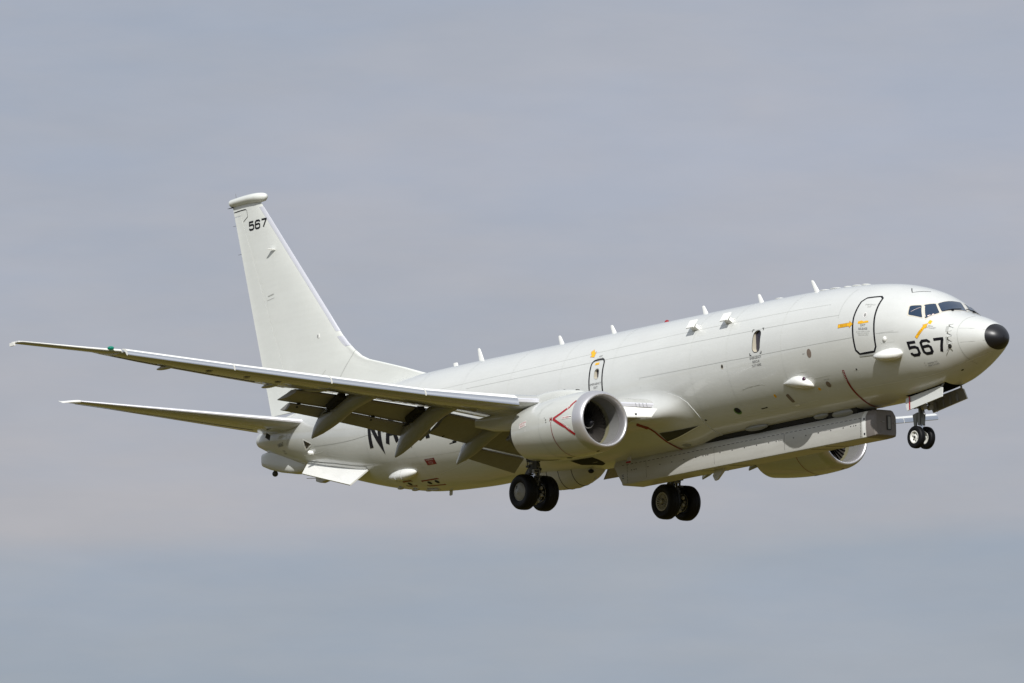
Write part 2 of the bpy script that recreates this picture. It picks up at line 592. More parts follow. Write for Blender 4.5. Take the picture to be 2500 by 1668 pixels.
# joints of the skin panels: part of the fuselage mesh
g = Geo()
def ring_seam(x, a0, a1, w, mi=0): path3(g, [(x, math.radians(a)) for a in np.linspace(a0, a1, 40)], S, w, mi, .3)
def zseam(pts, w, mi=0): path3(g, [(x, th_z(x, z)) for x, z in pts], S, w, mi, .3)
for x in (8.25, 10.9, 12.7, 16.6, 19.3, 22.0, 24.6, 27.2, 29.9, 32.6):
    for sd in (0, 180): ring_seam(x, -70 + sd, 80 + sd, .012, 2)
zseam([(31.5, .9), (27, .95), (14, 1.1), (6.2, 1.0)], .010, 2); zseam([(33, -.55), (28, -1.0), (24, -1.15)], .010, 2)
for sg in (1,):
    zseam([(24.3, .77), (16.6, .74), (9.82, .66), (5.58, .57)], .009)
    zseam([(15.2, -.10), (10.6, -.14), (10.35, -.15), (4.9, -.21)], .010)
    zseam([(33.4, .10), (29.7, -.03), (25.0, -.10)], .013)
    zseam([(15.2, -.10), (15.2, -.45)], .012)
    ring_seam(1.05, -80, 80, .014); ring_seam(5.58, 17, 60, .010); ring_seam(35.3, -75, 75, .016, 0)
    zseam([(1.02, -.39), (.33, -.50)], .012); zseam([(.99, -.82), (.32, -.82)], .012)
    path3(g, [(1.19, th_yz((1.19, .49, -1.37))), (.80, th_yz((.8, .33, -1.25))), (.44, th_yz((.44, .14, -1.13)))], S, .035, 1)
    path3(g, [(5.6, th_z(5.6, -1.66)), (3.4, th_z(3.4, -1.66)), (1.74, th_z(1.74, -1.51)), (1.17, th_z(1.17, -1.34))], S, .02, 1)
    path3(g, [(11.6, th_z(11.6, -1.78)), (7.5, th_z(7.5, -1.74))], S, .012, 1)
    zseam([(10.62, -1.52), (10.46, -1.09), (10.40, -1.05), (9.5, -1.02), (9.37, -1.06), (9.25, -1.45)], .014, 1)
    zseam([(10.46, -1.07), (10.3, -1.045), (9.6, -1.025)], .012, 0)
    zseam([(7.71, -.91), (7.26, -.92), (7.22, -1.10), (7.10, -1.15), (6.29, -1.15), (6.34, -1.58)], .014, 1)
    zseam([(7.35, -1.55), (7.3, -1.3), (7.15, -1.27), (6.85, -1.28), (6.78, -1.36), (6.80, -1.6)], .012, 1)
    zseam([(5.2, -1.15), (5.0, -1.15), (5.0, -1.38), (5.2, -1.38), (5.2, -1.15)], .010, 1)
    zseam([(3.75, -.22), (3.2, -.22), (3.2, -.55), (3.75, -.55), (3.75, -.22)], .008, 0)
    zseam([(3.9, -.22), (3.0, -.28)], .010, 0)
    zseam([(26.6, -1.66), (24.4, -1.45)], .012, 1); zseam([(27.0, -1.70), (26.6, -1.50), (26.6, -1.42)], .012, 1)
    zseam([(34.9, .80), (35.4, .43), (35.9, .10), (36.1, .05)], .02, 0)
bmx = bmesh.new(); bmx.from_mesh(fus.data)
off = len(bmx.verts)
bvs = [bmx.verts.new(v) for v in g.v]
for f, mi in zip(g.f, g.m):
    fc = bmx.faces.new([bvs[i] for i in f]); fc.material_index = 3 + mi; fc.smooth = True
bmx.to_mesh(fus.data); bmx.free()
fus.data.polygons.foreach_set('use_smooth', [True] * len(fus.data.polygons))
fus.data.set_sharp_from_angle(angle=math.radians(38))

# nose cap (black rubber-coated radome tip)
g = Geo()
rings = []
for x in [0.0, .004, .015, .03, .06, .1, .15, .2, .25, .29, .312]:
    rings.append([S(max(x, .001), 2 * math.pi * k / 72, .006) - Vector((.006 if x < .02 else 0, 0, 0)) for k in range(72)])
g.loft(rings, 0, False)
tip = S0(0, 0)
g.add([(-.008, 0, tip.z)] + [p for p in rings[0]], [(0, i + 1, (i + 1) % 72 + 1) for i in range(72)])
g.build('nose_cap', 'blacknose', fus, 60)

# cabin and exit glazing sits at the back of the cut reveals
def pane(pts, y, name):
    gg = Geo()
    gg.add([(x, y, z) for x, z in pts], [tuple(range(len(pts)))])
    return gg.build(name, 'paneglass', fus)
pane(rrect(.37, .69, .15, 6, 9.44, .285), 1.715, 'cabin_window')
# dark glazing seal round the cabin window and its cut marks
g = Geo()
path3(g, [(x, th_z(x, z)) for x, z in cabwin], S, .022, 0, .05, True)
for (a, b, sx, sz) in ((9.71, .68, -1, -1), (9.17, .67, 1, -1), (9.74, -.12, -1, 1), (9.19, -.11, 1, 1)):
    path3(g, [(a + sx * .07, th_z(a, b)), (a, th_z(a, b)), (a, th_z(a, b + sz * .07))], S, .035, 0)
g.build('window_cut_mark', 'black', fus)


def fus_text(lines, x, z, h, gapk=1.55, matk='textgrey', name='lettering', rot=0, off=.006, parent=None, lab=None):
    for i, ln in enumerate(lines):
        gg = Geo()
        vs, fs = text2d(ln, h)
        vs = [(a, b - i * h * gapk) for a, b in vs]
        decal(gg, vs, fs, side_map(x, z, off, rot), .25)
        gg.build(name, matk, parent or fus, fix=False)


fus_text(['EMERGENCY', 'RESCUE', 'CUT HERE'], 9.48, -.25, .072)

# emergency exit over the wing
def outline(pts, w, name, parent, mk='black'):
    gg = Geo(); path3(gg, [(x, th_z(x, z)) for x, z in pts], S, w, 0, .05, True)
    return gg.build(name, mk, parent)


def skin_panel(pts, off, name, mk='paint', parent=None):
    gg = Geo()
    vs = [(x, th_z(x, z)) for x, z in pts]
    poly(gg, [(a, b) for a, b in vs], lambda u, v: S(u, v, off), .09)
    return gg.build(name, mk, parent or fus, fix=False)


exit_pts = rrect(.66, 1.22, .16, 5, 17.42, .18)
exd = skin_panel([p for p in rrect(.60, 1.16, .14, 5, 17.42, .18) ], .0015, 'exit_seal_panel') if False else None
o = outline(exit_pts, .062, 'emergency_exit', fus)
pane(rrect(.25, .35, .11, 6, 17.39, .33), 1.735, 'exit_window')
g = Geo(); path3(g, [(x, th_z(x, z)) for x, z in exitwin], S, .022, 0, .05, True); g.build('exit_window_seal', 'seam', fus)
fus_text(['EMERGENCY', 'EXIT'], 17.42, -.02, .072)
fus_text(['EXIT', 'RELEASE'], 17.38, .875, .06)
g = Geo(); poly(g, rrect(.20, .075, .01), side_map(17.44, .66, .007), .2); g.build('release_handle_mark', 'orange', fus, fix=False)


def arrow(x, z, length, w, rot, name='rescue_arrow', text=True, flat=False):
    def mapf(off):
        if not flat: return side_map(x, z, off, rot)
        c_, s_ = math.cos(rot), math.sin(rot)
        return lambda u, v: SZ(x - u * c_ + v * s_, z + u * s_ + v * c_, off)
    gg = Geo()
    hl = w * 1.35
    pts = [(0, -w / 2), (length - hl, -w / 2), (length - hl, -w), (length, 0), (length - hl, w), (length - hl, w / 2), (0, w / 2)]
    mp = mapf(.006)
    gg2 = Geo()
    poly(gg2, pts[:2] + pts[5:], mp, .15); poly(gg2, [pts[2], pts[3], pts[4]], mp, .15)
    o = gg2.build(name, 'orange', fus, fix=False)
    edge = Geo()
    vs, fs = stroke(pts, .008, True); decal(edge, vs, fs, mapf(.009), .2)
    if text:
        vs, fs = text2d('RESCUE', w * .55); vs = [(a + (length - hl) * .5, b - w * .27) for a, b in vs]
        decal(edge, vs, fs, mapf(.009), .2)
    edge.build('arrow_lettering', 'arrowtext', fus, fix=False)


arrow(5.52, .215, .66, .115, 0)
arrow(2.38, -.535, .54, .088, math.radians(47), flat=True)
arrow(18.0, 1.16, .40, .14, math.radians(-48), text=False)
g = Geo(); poly(g, rrect(.10, .15, .02), side_map(1.96, -.10, .007, math.radians(-8)), .2); g.build('rescue_tag', 'orange', fus, fix=False)
fus_text(['RELEASE', 'PULL OUT TO OPEN', 'THIS WINDOW'], 1.90, -.235, .03)

# forward service door on the starboard side
door_pts = [(4.80, .90), (4.66, 1.0), (4.12, .98), (4.0, .90), (3.98, .47), (3.96, 0), (3.97, -.60), (4.08, -.74), (4.70, -.74), (4.84, -.60), (4.86, -.2), (4.86, .4)]
door = outline(door_pts, .066, 'service_door', fus)
g = Geo()
poly(g, disc(.10, 20, .075), side_map(4.39, .42, .006), .2, 0); poly(g, disc(.065, 16, .05), side_map(4.39, .42, .009), .2, 1)
g.build('door_porthole', ['whitemk', 'hub'], fus, fix=False)
g = Geo()
poly(g, [(-.22, -.045), (-.10, -.05), (.05, -.03), (.22, -.01), (.22, .05), (.12, .05), (.02, .02), (-.05, .06), (-.22, .03)], side_map(4.42, .20, .007), .3, 0)
g.build('door_handle_mark', 'orange', fus, fix=False)
fus_text(['EMERGENCY', 'EXIT'], 4.33, .72, .055, matk='seam')
fus_text(['EXIT', 'RELEASE'], 4.42, .075, .075)
fus_text(['DO NOT ATTEMPT TO OPEN', 'DOOR UNTIL INTERIOR', 'PRESSURE EQUALISED'], 4.42, -.10, .032, matk='seam')
# sill fairing below the door edge
g = Geo(); poly(g, rrect(.62, .05, .02), side_map(4.42, -.80, .012), .2); g.build('door_sill', 'seam', fus, fix=False)

# cockpit windows
def winpoly(pts, grow):
    c = sum((Vector(p) for p in pts), Vector()) / len(pts)
    return [c + (Vector(p) - c) * (1 + grow / max(.05, (Vector(p) - c).length)) for p in pts]


WIN = {
    'side_window': [(2.84, 1.22, .51), (2.53, 1.02, .50), (2.25, 1.25, .07), (2.74, 1.39, .22)],
    'sliding_window': [(2.48, .97, .51), (2.29, .67, .54), (1.93, .84, .20), (2.15, 1.23, .03)],
    'windshield': [(2.26, .61, .54), (2.30, -.33, .63), (1.74, -.10, .28), (1.93, .75, .24)],
}


def rounded(P, r=.05, n=3):
    out_ = []
    k = len(P)
    for i in range(k):
        a, b, c = P[i - 1], P[i], P[(i + 1) % k]
        p0 = b + (a - b).normalized() * r; p1 = b + (c - b).normalized() * r
        for j in range(n + 1):
            t = j / n
            out_.append((1 - t)**2 * p0 + 2 * t * (1 - t) * b + t * t * p1)
    return out_


def winsurf(pts, off, gg, mi=0, sgn=1):
    """a window pane hugging the nose: corner polygon in (x, angle) space"""
    q = rounded([Vector(p) for p in pts])
    q2 = [(p.x, th_yz(p)) for p in q]
    V, F = cutgrid(q2, [tuple(range(len(q2)))], .12)
    gg.add([Vector((1, sgn, 1)) * S(a, b, off) if False else (lambda w: Vector((w.x, w.y * sgn, w.z)))(S(a, b, off)) for a, b in V], F, mi)


WIN2 = dict(WIN); WIN2['windshield'] = [(2.26, .61, .54), (2.36, .50, .62), (1.83, .30, .31), (1.93, .75, .24)]
for sg in (1, -1):
    for nm_, pts in (WIN if sg > 0 else WIN2).items():
        gg = Geo(); winsurf(winpoly(pts, .055), .004, gg, 0, sg); fr = gg.build('cockpit_window_frame', 'frame', fus, fix=False)
        gg = Geo(); winsurf(winpoly(pts, .0), .010, gg, 0, sg); gg.build('cockpit_window', 'glass', fus, fix=False)
g = Geo()
def wmark(a, b, w, mi): path3(g, [(a[0], th_yz(a)), (b[0], th_yz(b))], lambda u, v, o=0: S(u, v, o + .009), w, mi)
wmark((2.13, 1.13, .10), (2.01, .99, .16), .05, 0)
wmark((2.44, .98, .46), (2.18, 1.19, .08), .035, 1)
wmark((2.70, 1.30, .30), (2.50, 1.10, .44), .012, 0)
g.build('window_blind', ['pinkmk', 'frame'], fus, fix=False)
# wipers at the foot of the windshield
for sg in (1, -1):
    g = Geo()
    pts = [Vector((1.98, .72 * sg, .24)), Vector((1.84, .42 * sg, .30)), Vector((1.80, .10 * sg, .325))]
    for a, b in zip(pts, pts[1:]): g.tube(a + Vector((-.02, 0, .03)), b + Vector((-.02, 0, .03)), .014, .012, 6)
    g.box(pts[1] + Vector((-.03, 0, .0)), (.05, .06, .05))
    g.build('wiper', 'black', fus)

# side numbers on the nose and NAVY on the rear fuselage
def block(s, x, z, w, h, gap, sw, shear=0.0, name='number_marking', off=.006, rise=0.0):
    gg = Geo()
    for vs, fs in glyphs(s, w, h, gap, sw):
        vs = [(a + b * shear, b + a * rise) for a, b in vs]
        decal(gg, vs, fs, lambda u, v: SZ(x - u, z + v, off), .07)
    return gg.build(name, 'black', fus, fix=False)


block('567', 2.645, -1.075, .282, .465, .165, .085, -.13)
block('NAVY', 29.58, -.575, .60, 1.10, .40, .215)
fus_text(['168567'], 35.85, .42, .12, rot=math.radians(10)); fus_text(['P-8A', 'NAVY'], 35.75, .24, .06, rot=math.radians(10))
fus_text(['TESTED TO', '4000 CYCLES'], 2.1, -1.32, .05); fus_text(['o', 'o'], 2.36, -1.30, .05)
fus_text(['STATIC PORT'], 6.55, -1.27, .03); fus_text(['VENT'], 7.2, -.42, .03)

# red propeller-style warning bands
def stripe(pts, w, name, mk='dred', fun=S, parent=None):
    gg = Geo(); path3(gg, [(p[0], th_yz(p)) for p in pts], lambda u, v, o=0: S(u, v, o + .003), w, 0, .08)
    return gg.build(name, mk, parent or fus)


stripe([(5.66, 1.60, -1.10), (5.70, 1.46, -1.31), (5.74, 1.22, -1.59), (5.77, .82, -1.89), (5.87, .34, -2.07), (6.02, -.3, -2.1)], .085, 'warning_stripe')
for k in range(7):
    g = Geo()
    a = (5.665 + .012 * k, 1.58 - .034 * k, -1.13 - .045 * k)
    poly(g, rrect(.035, .022, .004), side_map(a[0], a[2], .012), .3)
    g.build('stripe_lettering', 'whitemk', fus, fix=False)

# red placard and fuelling panels on the rear belly
def belly_poly(pts, off=.006, grow=0): return [(p[0], th_yz(p)) for p in pts]
g = Geo()
def bp(pts, off, mi): poly(g, [(p[0], th_yz(p)) for p in pts], lambda u, v: S(u, v, off), .15, mi)
bp([(26.88, 1.52, -1.17), (26.35, 1.54, -1.19), (26.36, 1.40, -1.37), (26.87, 1.39, -1.36)], .006, 0)
g.build('warning_placard', 'dred', fus, fix=False)
fus_text(['WARNING'], 26.62, -1.235, .06, matk='pinkmk', off=.010)
fus_text(['KEEP CLEAR OF', 'STORES BAY DOORS', 'WHEN OPENING'], 26.62, -1.285, .022, matk='pinkmk', off=.010)
for quad, holes in (([(27.86, .9, -1.72), (26.91, .97, -1.76), (26.92, .65, -1.94), (27.83, .64, -1.87)], [(27.55, .80, -1.80), (27.12, .84, -1.84)]),
                    ([(28.93, .84, -1.61), (28.39, .92, -1.65), (28.44, .64, -1.80), (29.01, .60, -1.73)], [(28.68, .75, -1.71)])):
    g = Geo()
    for qa, qb in zip(quad, quad[1:] + quad[:1]): path3(g, [(qa[0], th_yz(qa)), (qb[0], th_yz(qb))], S, .06, 0, .2)
    for h in holes: poly(g, disc(.085, 14, .10), (lambda hh: (lambda u, v: S(hh[0] - u, th_yz(hh) + v / 1.9, .007)))(h), .3, 1)
    g.build('stores_tube_panel', ['dred', 'dark'], fus, fix=False)

# small ports, vents and inspection covers
def port(p, rx, rz, mks, name, ring=.0):
    gg = Geo()
    th = th_yz(p)
    f = lambda o: (lambda u, v: S(p[0] - u, th + v / 1.9, o))
    poly(gg, disc(rz, 20, rx), f(.005), .4, 0)
    if len(mks) > 1: poly(gg, [(a + ring * .3, b + ring * .4) for a, b in disc(rz * .78, 20, rx * .78)], f(.008), .4, 1)
    return gg.build(name, mks, fus, fix=False)


port((6.94, 1.84, -.42), .105, .125, ['bronze'], 'antenna_cover')
port((11.13, 1.86, -.28), .06, .065, ['paneside', 'dark'], 'drain_port', .02)
port((6.59, 1.41, -1.40), .10, .105, ['bronze'], 'antenna_cover')
port((7.09, 1.35, -1.47), .055, .055, ['orange'], 'filler_mark')
port((9.17, 1.40, -1.42), .055, .06, ['orange'], 'filler_mark')
port((11.22, 1.22, -1.61), .16, .13, ['greenp', 'dark'], 'outflow_valve', .07)
port((12.88, 1.16, -1.68), .05, .035, ['dark'], 'drain_port')
port((5.08, 1.70, -1.26), .03, .03, ['dark'], 'static_port')
port((1.50, .40, -1.60), .05, .05, ['dark'], 'drain_port')
g = Geo(); poly(g, [(-.16, -.015), (.15, .0), (.15, .045), (.02, .03), (-.16, .03)], side_map(9.99, -1.68, .006), .3); g.build('drain_slot', 'dark', fus, fix=False)
g = Geo()
for k in range(1): poly(g, rrect(.16, .34, .05), side_map(8.60, -1.56, .006, math.radians(10)), .2, 0)
poly(g, rrect(.20, .08, .03), side_map(8.53, -1.76, .012), .2, 1)
g.build('air_outlet', ['bronze', 'white'], fus, fix=False)
g = Geo(); g.blob(S(3.56, th_z(3.56, -.42), .01), (.075, .05, .075)); g.build('sensor_button', 'white', fus)

# pitot probes and angle-of-attack vane by the radome
for (x, y, z) in ((1.34, 1.04, -.38), (1.34, 1.05, -.73)):
    g = Geo()
    poly(g, rrect(.09, .24, .02), side_map(x + .03, z, .004), .3, 1)  # grey plate, its tone standing in for the probes' shadow
    n = (S(x, th_z(x, z), .1) - S(x, th_z(x, z))).normalized()
    for dz in (.105, -.105):
        b = SZ(x, z + dz)
        e_ = b + n * .055 + Vector((-.03, 0, 0))
        g.tube(b, e_, .022, .014, 8); g.tube(e_ + Vector((.02, 0, 0)), e_ + Vector((-.20, .0, -.005)), .013, .008, 8)
    g.build('pitot_probe', ['paint', 'seam'], fus)
g = Geo(); c = SZ(1.33, -.90, .0); n = (SZ(1.33, -.90, .1) - c).normalized()
g.tube(c, c + n * .015, .065, .06, 16); g.tube(c, c + n * .05, .02, .02, 8, 1); g.prism([c + n * .05 + Vector(p) for p in ((-.01, 0, .01), (.0, 0, -.015), (.12, 0, -.135), (.13, 0, -.12))], n * .012, 1)
g.build('attack_vane', ['brake', 'gear'], fus)

# streamlined side fairings
def fairing(p0, p1, hw, hh, mk, name, n=16, blunt=.5, parent=None, up=Vector((0, 0, 1)), outv=None, mats=None, extra=None):
    """teardrop from p0 (front) to p1 (rear)"""
    a, b = Vector(p0), Vector(p1)
    d = (b - a)
    o_ = (Vector((0, 1, 0)) if outv is None else outv).normalized()
    u_ = d.cross(o_).normalized()
    gg = Geo(); rings_ = []
    for i in range(n + 1):
        t = i / n
        r = max(.02, (t / blunt) if False else (math.sin(math.pi * t**blunt))**.62)
        c = a + d * t
        rings_.append([c + o_ * hw * r * math.cos(q) + u_ * hh * r * math.sin(q) for q in [2 * math.pi * k / 22 for k in range(22)]])
    gg.loft(rings_, 0)
    if extra: extra(gg)
    return gg.build(name, mats or mk, parent or fus, 50)


fairing((2.98, 1.50, -.93), (4.05, 1.70, -.89), .34, .185, 'white', 'antenna_fairing', blunt=.75, outv=Vector((.12, 1, -.25)))
g = Geo(); rings = []
for x, zt_, zb_, yo in ((6.97, -1.31, -1.36, 1.56), (7.0, -1.25, -1.39, 1.64), (7.08, -1.16, -1.405, 1.72), (7.25, -1.055, -1.405, 1.785), (7.45, -.985, -1.39, 1.80), (7.7, -.975, -1.345, 1.77), (7.95, -1.03, -1.275, 1.71), (8.12, -1.09, -1.22, 1.66), (8.25, -1.13, -1.17, 1.60)):
    zc_ = (zt_ + zb_) / 2; hz = (zt_ - zb_) / 2
    x += .26
    rings.append([(x, 1.30 + (yo - 1.30) * max(0, math.cos(a))**.38 if math.cos(a) > 0 else 1.30 + .1 * math.cos(a), zc_ + hz * math.sin(a)) for a in [2 * math.pi * k / 28 for k in range(28)]])
g.loft(rings, 0)
g.blob((7.40, 1.70, -1.14), (.06, .06, .06), 1)
g.build('sensor_fairing', ['white', 'lens'], fus, 60)
fairing((27.58, 1.22, -1.42), (29.5, .98, -1.40), .30, .20, 'white', 'sensor_fairing', blunt=.85, outv=Vector((0, .8, -.6)))
for x in (28.35, 28.75):
    g = Geo()
    pts = []
    for q in np.linspace(-2.2, 1.2, 16):
        t = (x - 27.58) / 1.92; r = (math.sin(math.pi * t**.85))**.62
        o_ = Vector((0, .8, -.6)); d_ = Vector((1.92, -.24, .02)); u_ = d_.cross(o_).normalized()
        c = Vector((27.58, 1.22, -1.42)) + Vector((1.92, -.24, .02)) * t
        pts.append(c + (o_ * .30 * math.cos(q) + u_ * .20 * math.sin(q)) * r * 1.02)
    for a, b in zip(pts, pts[1:]): g.tube(a, b, .009, .009, 5, caps=False)
    g.build('fairing_joint', 'seam', fus)
# tail probe cone and screw-jack bits
g = Geo(); g.tube((33.66, .90, -.07), (33.76, 1.06, -.065), .075, .04, 14); g.blob((33.73, 1.0, -.065), (.07, .09, .075)); g.build('tail_probe', 'white', fus)
g = Geo(); path3(g, [(34.4, th_z(34.4, -.06)), (32.9, th_z(32.9, -.13))], S, .03, 0); g.build('probe_guard_line', 'seaml', fus)
g = Geo(); g.add([(33.95, .80, .40), (33.95, .80, .05), (33.55, .80, .19)], [(0, 1, 2)]); g.build('inlet_grille', 'gear', fus)
g = Geo(); path3(g, [(34.13, th_z(34.13, .43)), (34.10, th_z(34.1, .05))], S, .07, 1); path3(g, [(34.02, th_z(34.02, .38)), (34.0, th_z(34.0, .10))], S, .06, 0)
path3(g, [(34.10, th_z(34.1, .06)), (33.52, th_z(33.52, .19)), (34.14, th_z(34.14, .43))], S, .05, 1); g.build('inlet_lip', ['dark', 'white'], fus)

# blade antennas along the spine
BL = [(8.60, 1.76, .26, .47, .28), (11.32, 1.80, .27, .36, .16), (14.08, 1.83, .28, .35, .16), (18.70, 1.84, .28, .36, .17), (21.40, 1.86, .28, .37, .16), (25.62, 1.88, .30, .51, .17)]
def blade(x0, z0, chord, h, shift, name='blade_antenna', parent=None, t=.045, tipk=.42, mk='white', sgn=1):
    gg = Geo(); rings_ = []
    for k, (zz_, c_, xo) in enumerate(((0, chord, 0), (h * .9, chord * (tipk + .1), shift * .9), (h, chord * tipk * .8, shift))):
        ring = []
        for q in range(14):
            a = 2 * math.pi * q / 14
            ring.append((x0 + xo + c_ / 2 * math.cos(a), t * (.5 if k < 2 else .3) * math.sin(a) * (1 if k < 1 else .8), z0 + sgn * zz_))
        rings_.append(ring)
    gg.loft(rings_, 0)
    return gg.build(name, mk, parent or fus, 50)


for x0, z0, c_, h, sh in BL: blade(x0, z0, c_, h, sh)
blade(27.0, 1.88, .24, .21, .05, tipk=.9)
blade(27.47, -1.97, .18, .22, .03, sgn=-1, tipk=.85, mk='pod')
blade(19.85, -2.10, .22, .50, .14, sgn=-1, tipk=.9, mk='pod')
for x0, z0, rx in ((10.25, 1.835, .16), (8.09, 1.79, .2), (7.57, 1.775, .22), (6.96, 1.74, .13), (6.55, 1.72, .17), (6.1, 1.69, .12)):
    g = Geo(); g.blob((x0, .15, z0), (rx, .17, .035)); g.build('antenna_dome', 'paint', fus)
g = Geo(); g.blob((16.07, 0, 1.87), (.10, .09, .12)); g.build('beacon', 'redlens', fus)
for sg in (1, -1):
    for xx in (12.78, 11.12):
        p = S(xx, math.radians(38)); n = (S(xx, math.radians(38), .1) - p).normalized()
        p = Vector((p.x, p.y * sg, p.z)); n = Vector((n.x, n.y * sg, n.z))
        side = Vector((1, 0, 0)).cross(n)
        g = Geo()
        g.prism([p + Vector((-.16, 0, 0)), p + Vector((.16, 0, 0)), p + Vector((.11, 0, 0)) + n * .22, p + Vector((-.11, 0, 0)) + n * .22], side * .11)
        c = p + n * .24
        g.prism([c + Vector((-.20, 0, 0)) - side * .165, c + Vector((.16, 0, 0)) - side * .165, c + Vector((.20, 0, 0)) + side * .165, c + Vector((-.16, 0, 0)) + side * .165], n * .035)
        for k in range(6): g.box(p + Vector((-.15 + .06 * k, 0, 0)) + side * .08 * sg + n * .03, (.022, .05, .03))
        g.build('plate_antenna', 'white', fus)
# escape-hatch mark on the cockpit roof
g = Geo(); path3(g, [(3.55, math.radians(72)), (3.25, math.radians(62)), (2.95, math.radians(80))], S, .03, 0); g.build('hatch_mark', 'black', fus)

# canoe fairing and bulges on the belly
g = Geo(); rings = []
for x, zb, w in ((19.55, -2.22, .05), (19.6, -2.34, .20), (19.75, -2.46, .34), (20.0, -2.58, .44), (20.4, -2.70, .52), (20.9, -2.77, .55), (21.6, -2.74, .55), (22.4, -2.62, .50), (23.2, -2.42, .40), (24.0, -2.2, .2)):
    rings.append([(x, w * math.cos(a), -2.0 + (zb + 2.0) * abs(math.sin(a))**.9 * (1 if math.sin(a) < 0 else -.1)) for a in [2 * math.pi * k / 28 for k in range(28)]])
g.loft(rings, 0)
cano = g.build('canoe_fairing', 'pod', fus, 50)
for x in (20.55, 21.2, 21.8, 22.35):
    g = Geo()
    zb = np.interp(x, (19.75, 20.4, 20.9, 21.6, 22.4), (-2.46, -2.70, -2.77, -2.74, -2.62)); w = np.interp(x, (19.75, 20.4, 20.9, 21.6, 22.4), (.34, .52, .55, .55, .50))
    pts = [Vector((x, w * math.cos(a) * 1.005, -2.0 + (zb + 2.0) * 1.004 * abs(math.sin(a))**.9)) for a in np.linspace(-.15, -math.pi + .15, 18)]
    for a, b in zip(pts, pts[1:]): g.tube(a, b, .010, .010, 5, caps=False)
    g.build('canoe_joint', 'black', fus)
g = Geo()
g.blob((19.83, .26, -2.36), (.10, .09, .07))
g.build('canoe_lamp', 'black', fus)
for (x, y, z, r) in ((7.2, .35, -2.13, (.55, .10, .14)), (8.2, .4, -2.1, (.35, .10, .10)), (11.2, .5, -2.08, (.55, .12, .10)), (14.6, .55, -2.16, (.22, .12, .11))):
    g = Geo(); g.blob((x, y, z), r); g.build('antenna_dome', 'fairing', fus)
for x, w in ((28.9, .18), (28.1, .25), (27.9, .12), (29.7, .14), (27.75, .1)):
    g = Geo(); g.blob((x, .35, fB(x) + .02), (w, .10, .04)); g.build('belly_vent', 'pod', fus)

# tail under-fairing and tail strakes
g = Geo(); rings = []
for x, zt, zb, w in ((34.7, -.20, -.30, .03), (34.95, .0, -.41, .20), (35.3, .10, -.475, .28), (35.8, .25, -.47, .31), (36.5, .40, -.34, .31), (37.1, .45, -.18, .28), (37.44, .42, -.05, .27), (37.46, .41, -.04, .26)):
    rings.append([(x, w * math.copysign(abs(math.cos(a))**.5, math.cos(a)), (zt + zb) / 2 + (zt - zb) / 2 * math.copysign(abs(math.sin(a))**.55, math.sin(a))) for a in [2 * math.pi * k / 28 for k in range(28)]])
g.loft(rings, 0)
tf = g.build('tail_fairing', 'paint', fus, 45)
g = Geo(); g.blob((37.05, .0, -.30), (.10, .10, .10)); g.tube((37.05, .0, -.1), (37.05, .0, -.28), .045); g.build('camera_ball', 'brake', fus)
for sg in (1, -1):
    g = Geo()
    P = [Vector((30.4, 1.12, -1.05)), Vector((30.85, 1.55, -1.53)), Vector((34.15, 1.02, -.72)), Vector((34.5, .52, -.30))]
    P = [Vector((p.x, p.y * sg, p.z)) for p in P]
    nrm = (P[1] - P[0]).cross(P[3] - P[0]).normalized()
    g.prism(P, nrm * .05)
    for k in range(8):
        t = .06 + k * .12; c = P[0].lerp(P[3], t); c2 = P[1].lerp(P[2], t)
        g.box(c.lerp(c2, .10) , (.10, .02, .02))
    g.build('ventral_fin', 'white', fus)
g = Geo()
path3(g, [(30.45, th_yz((30.45, 1.16, -.98))), (32.5, th_yz((32.5, .93, -.62))), (34.5, th_yz((34.5, .56, -.25)))], lambda u, v, o=0: S(u, v, o + .02), .10, 0); g.build('strake_root_strip', 'paint', fus)
g = Geo(); g.tube((34.5, 0, -.76), (35.3, 0, -.67), .014, .010, 6); g.prism([(34.68, 0, -.60), (34.64, 0, -.86), (34.42, 0, -.93), (34.05, 0, -.88), (33.7, 0, -.70)], (0, .22, 0)); g.build('tail_antenna', 'pod', fus)

# wing-to-body fairing
zt_f = lerp_t([(13.0, -1.66), (13.05, -1.40), (13.2, -1.10), (13.45, -.90), (13.79, -.76), (14.1, -.66), (14.49, -.585), (15.0, -.53), (15.6, -.515), (16.4, -.54), (18, -.72), (20, -1.05), (22, -1.5), (23.4, -1.95)])
def root_bulge(x, th):
    p = S0(x, th)
    t = min(1, max(0, (x - 13.1) / 1.9)); t = t * t * (3 - 2 * t)
    q = min(1, max(0, (21.0 - x) / 3.0))
    return .36 * t * q * math.exp(-((p.z + 1.16 - .02 * (x - 14)) / .27)**2)


g = Geo()
NU, NV = 100, 72
grid = []
for i in range(NU + 1):
    x = 13.0 + 10.4 * (i / NU)**1.25
    a0 = th_z(x, zt_f(x))
    row = []
    for j in range(NV + 1):
        th = a0 + (-math.pi - 2 * a0) * j / NV
        dd = min(j, NV - j) / NV * 2
        e1 = min(1, (x - 13.0) / 1.6); e2 = min(1, (23.4 - x) / 3.0)
        k = min(1, dd * 3.2); k = k * k * (3 - 2 * k)
        off_ = .016 + .157 * k * (e1 * e1 * (3 - 2 * e1)) * (e2 * e2 * (3 - 2 * e2))
        off_ += root_bulge(x, th)
        row.append(S(x, th, off_))
    grid.append(row)
g.loft(grid, 0, False, False)
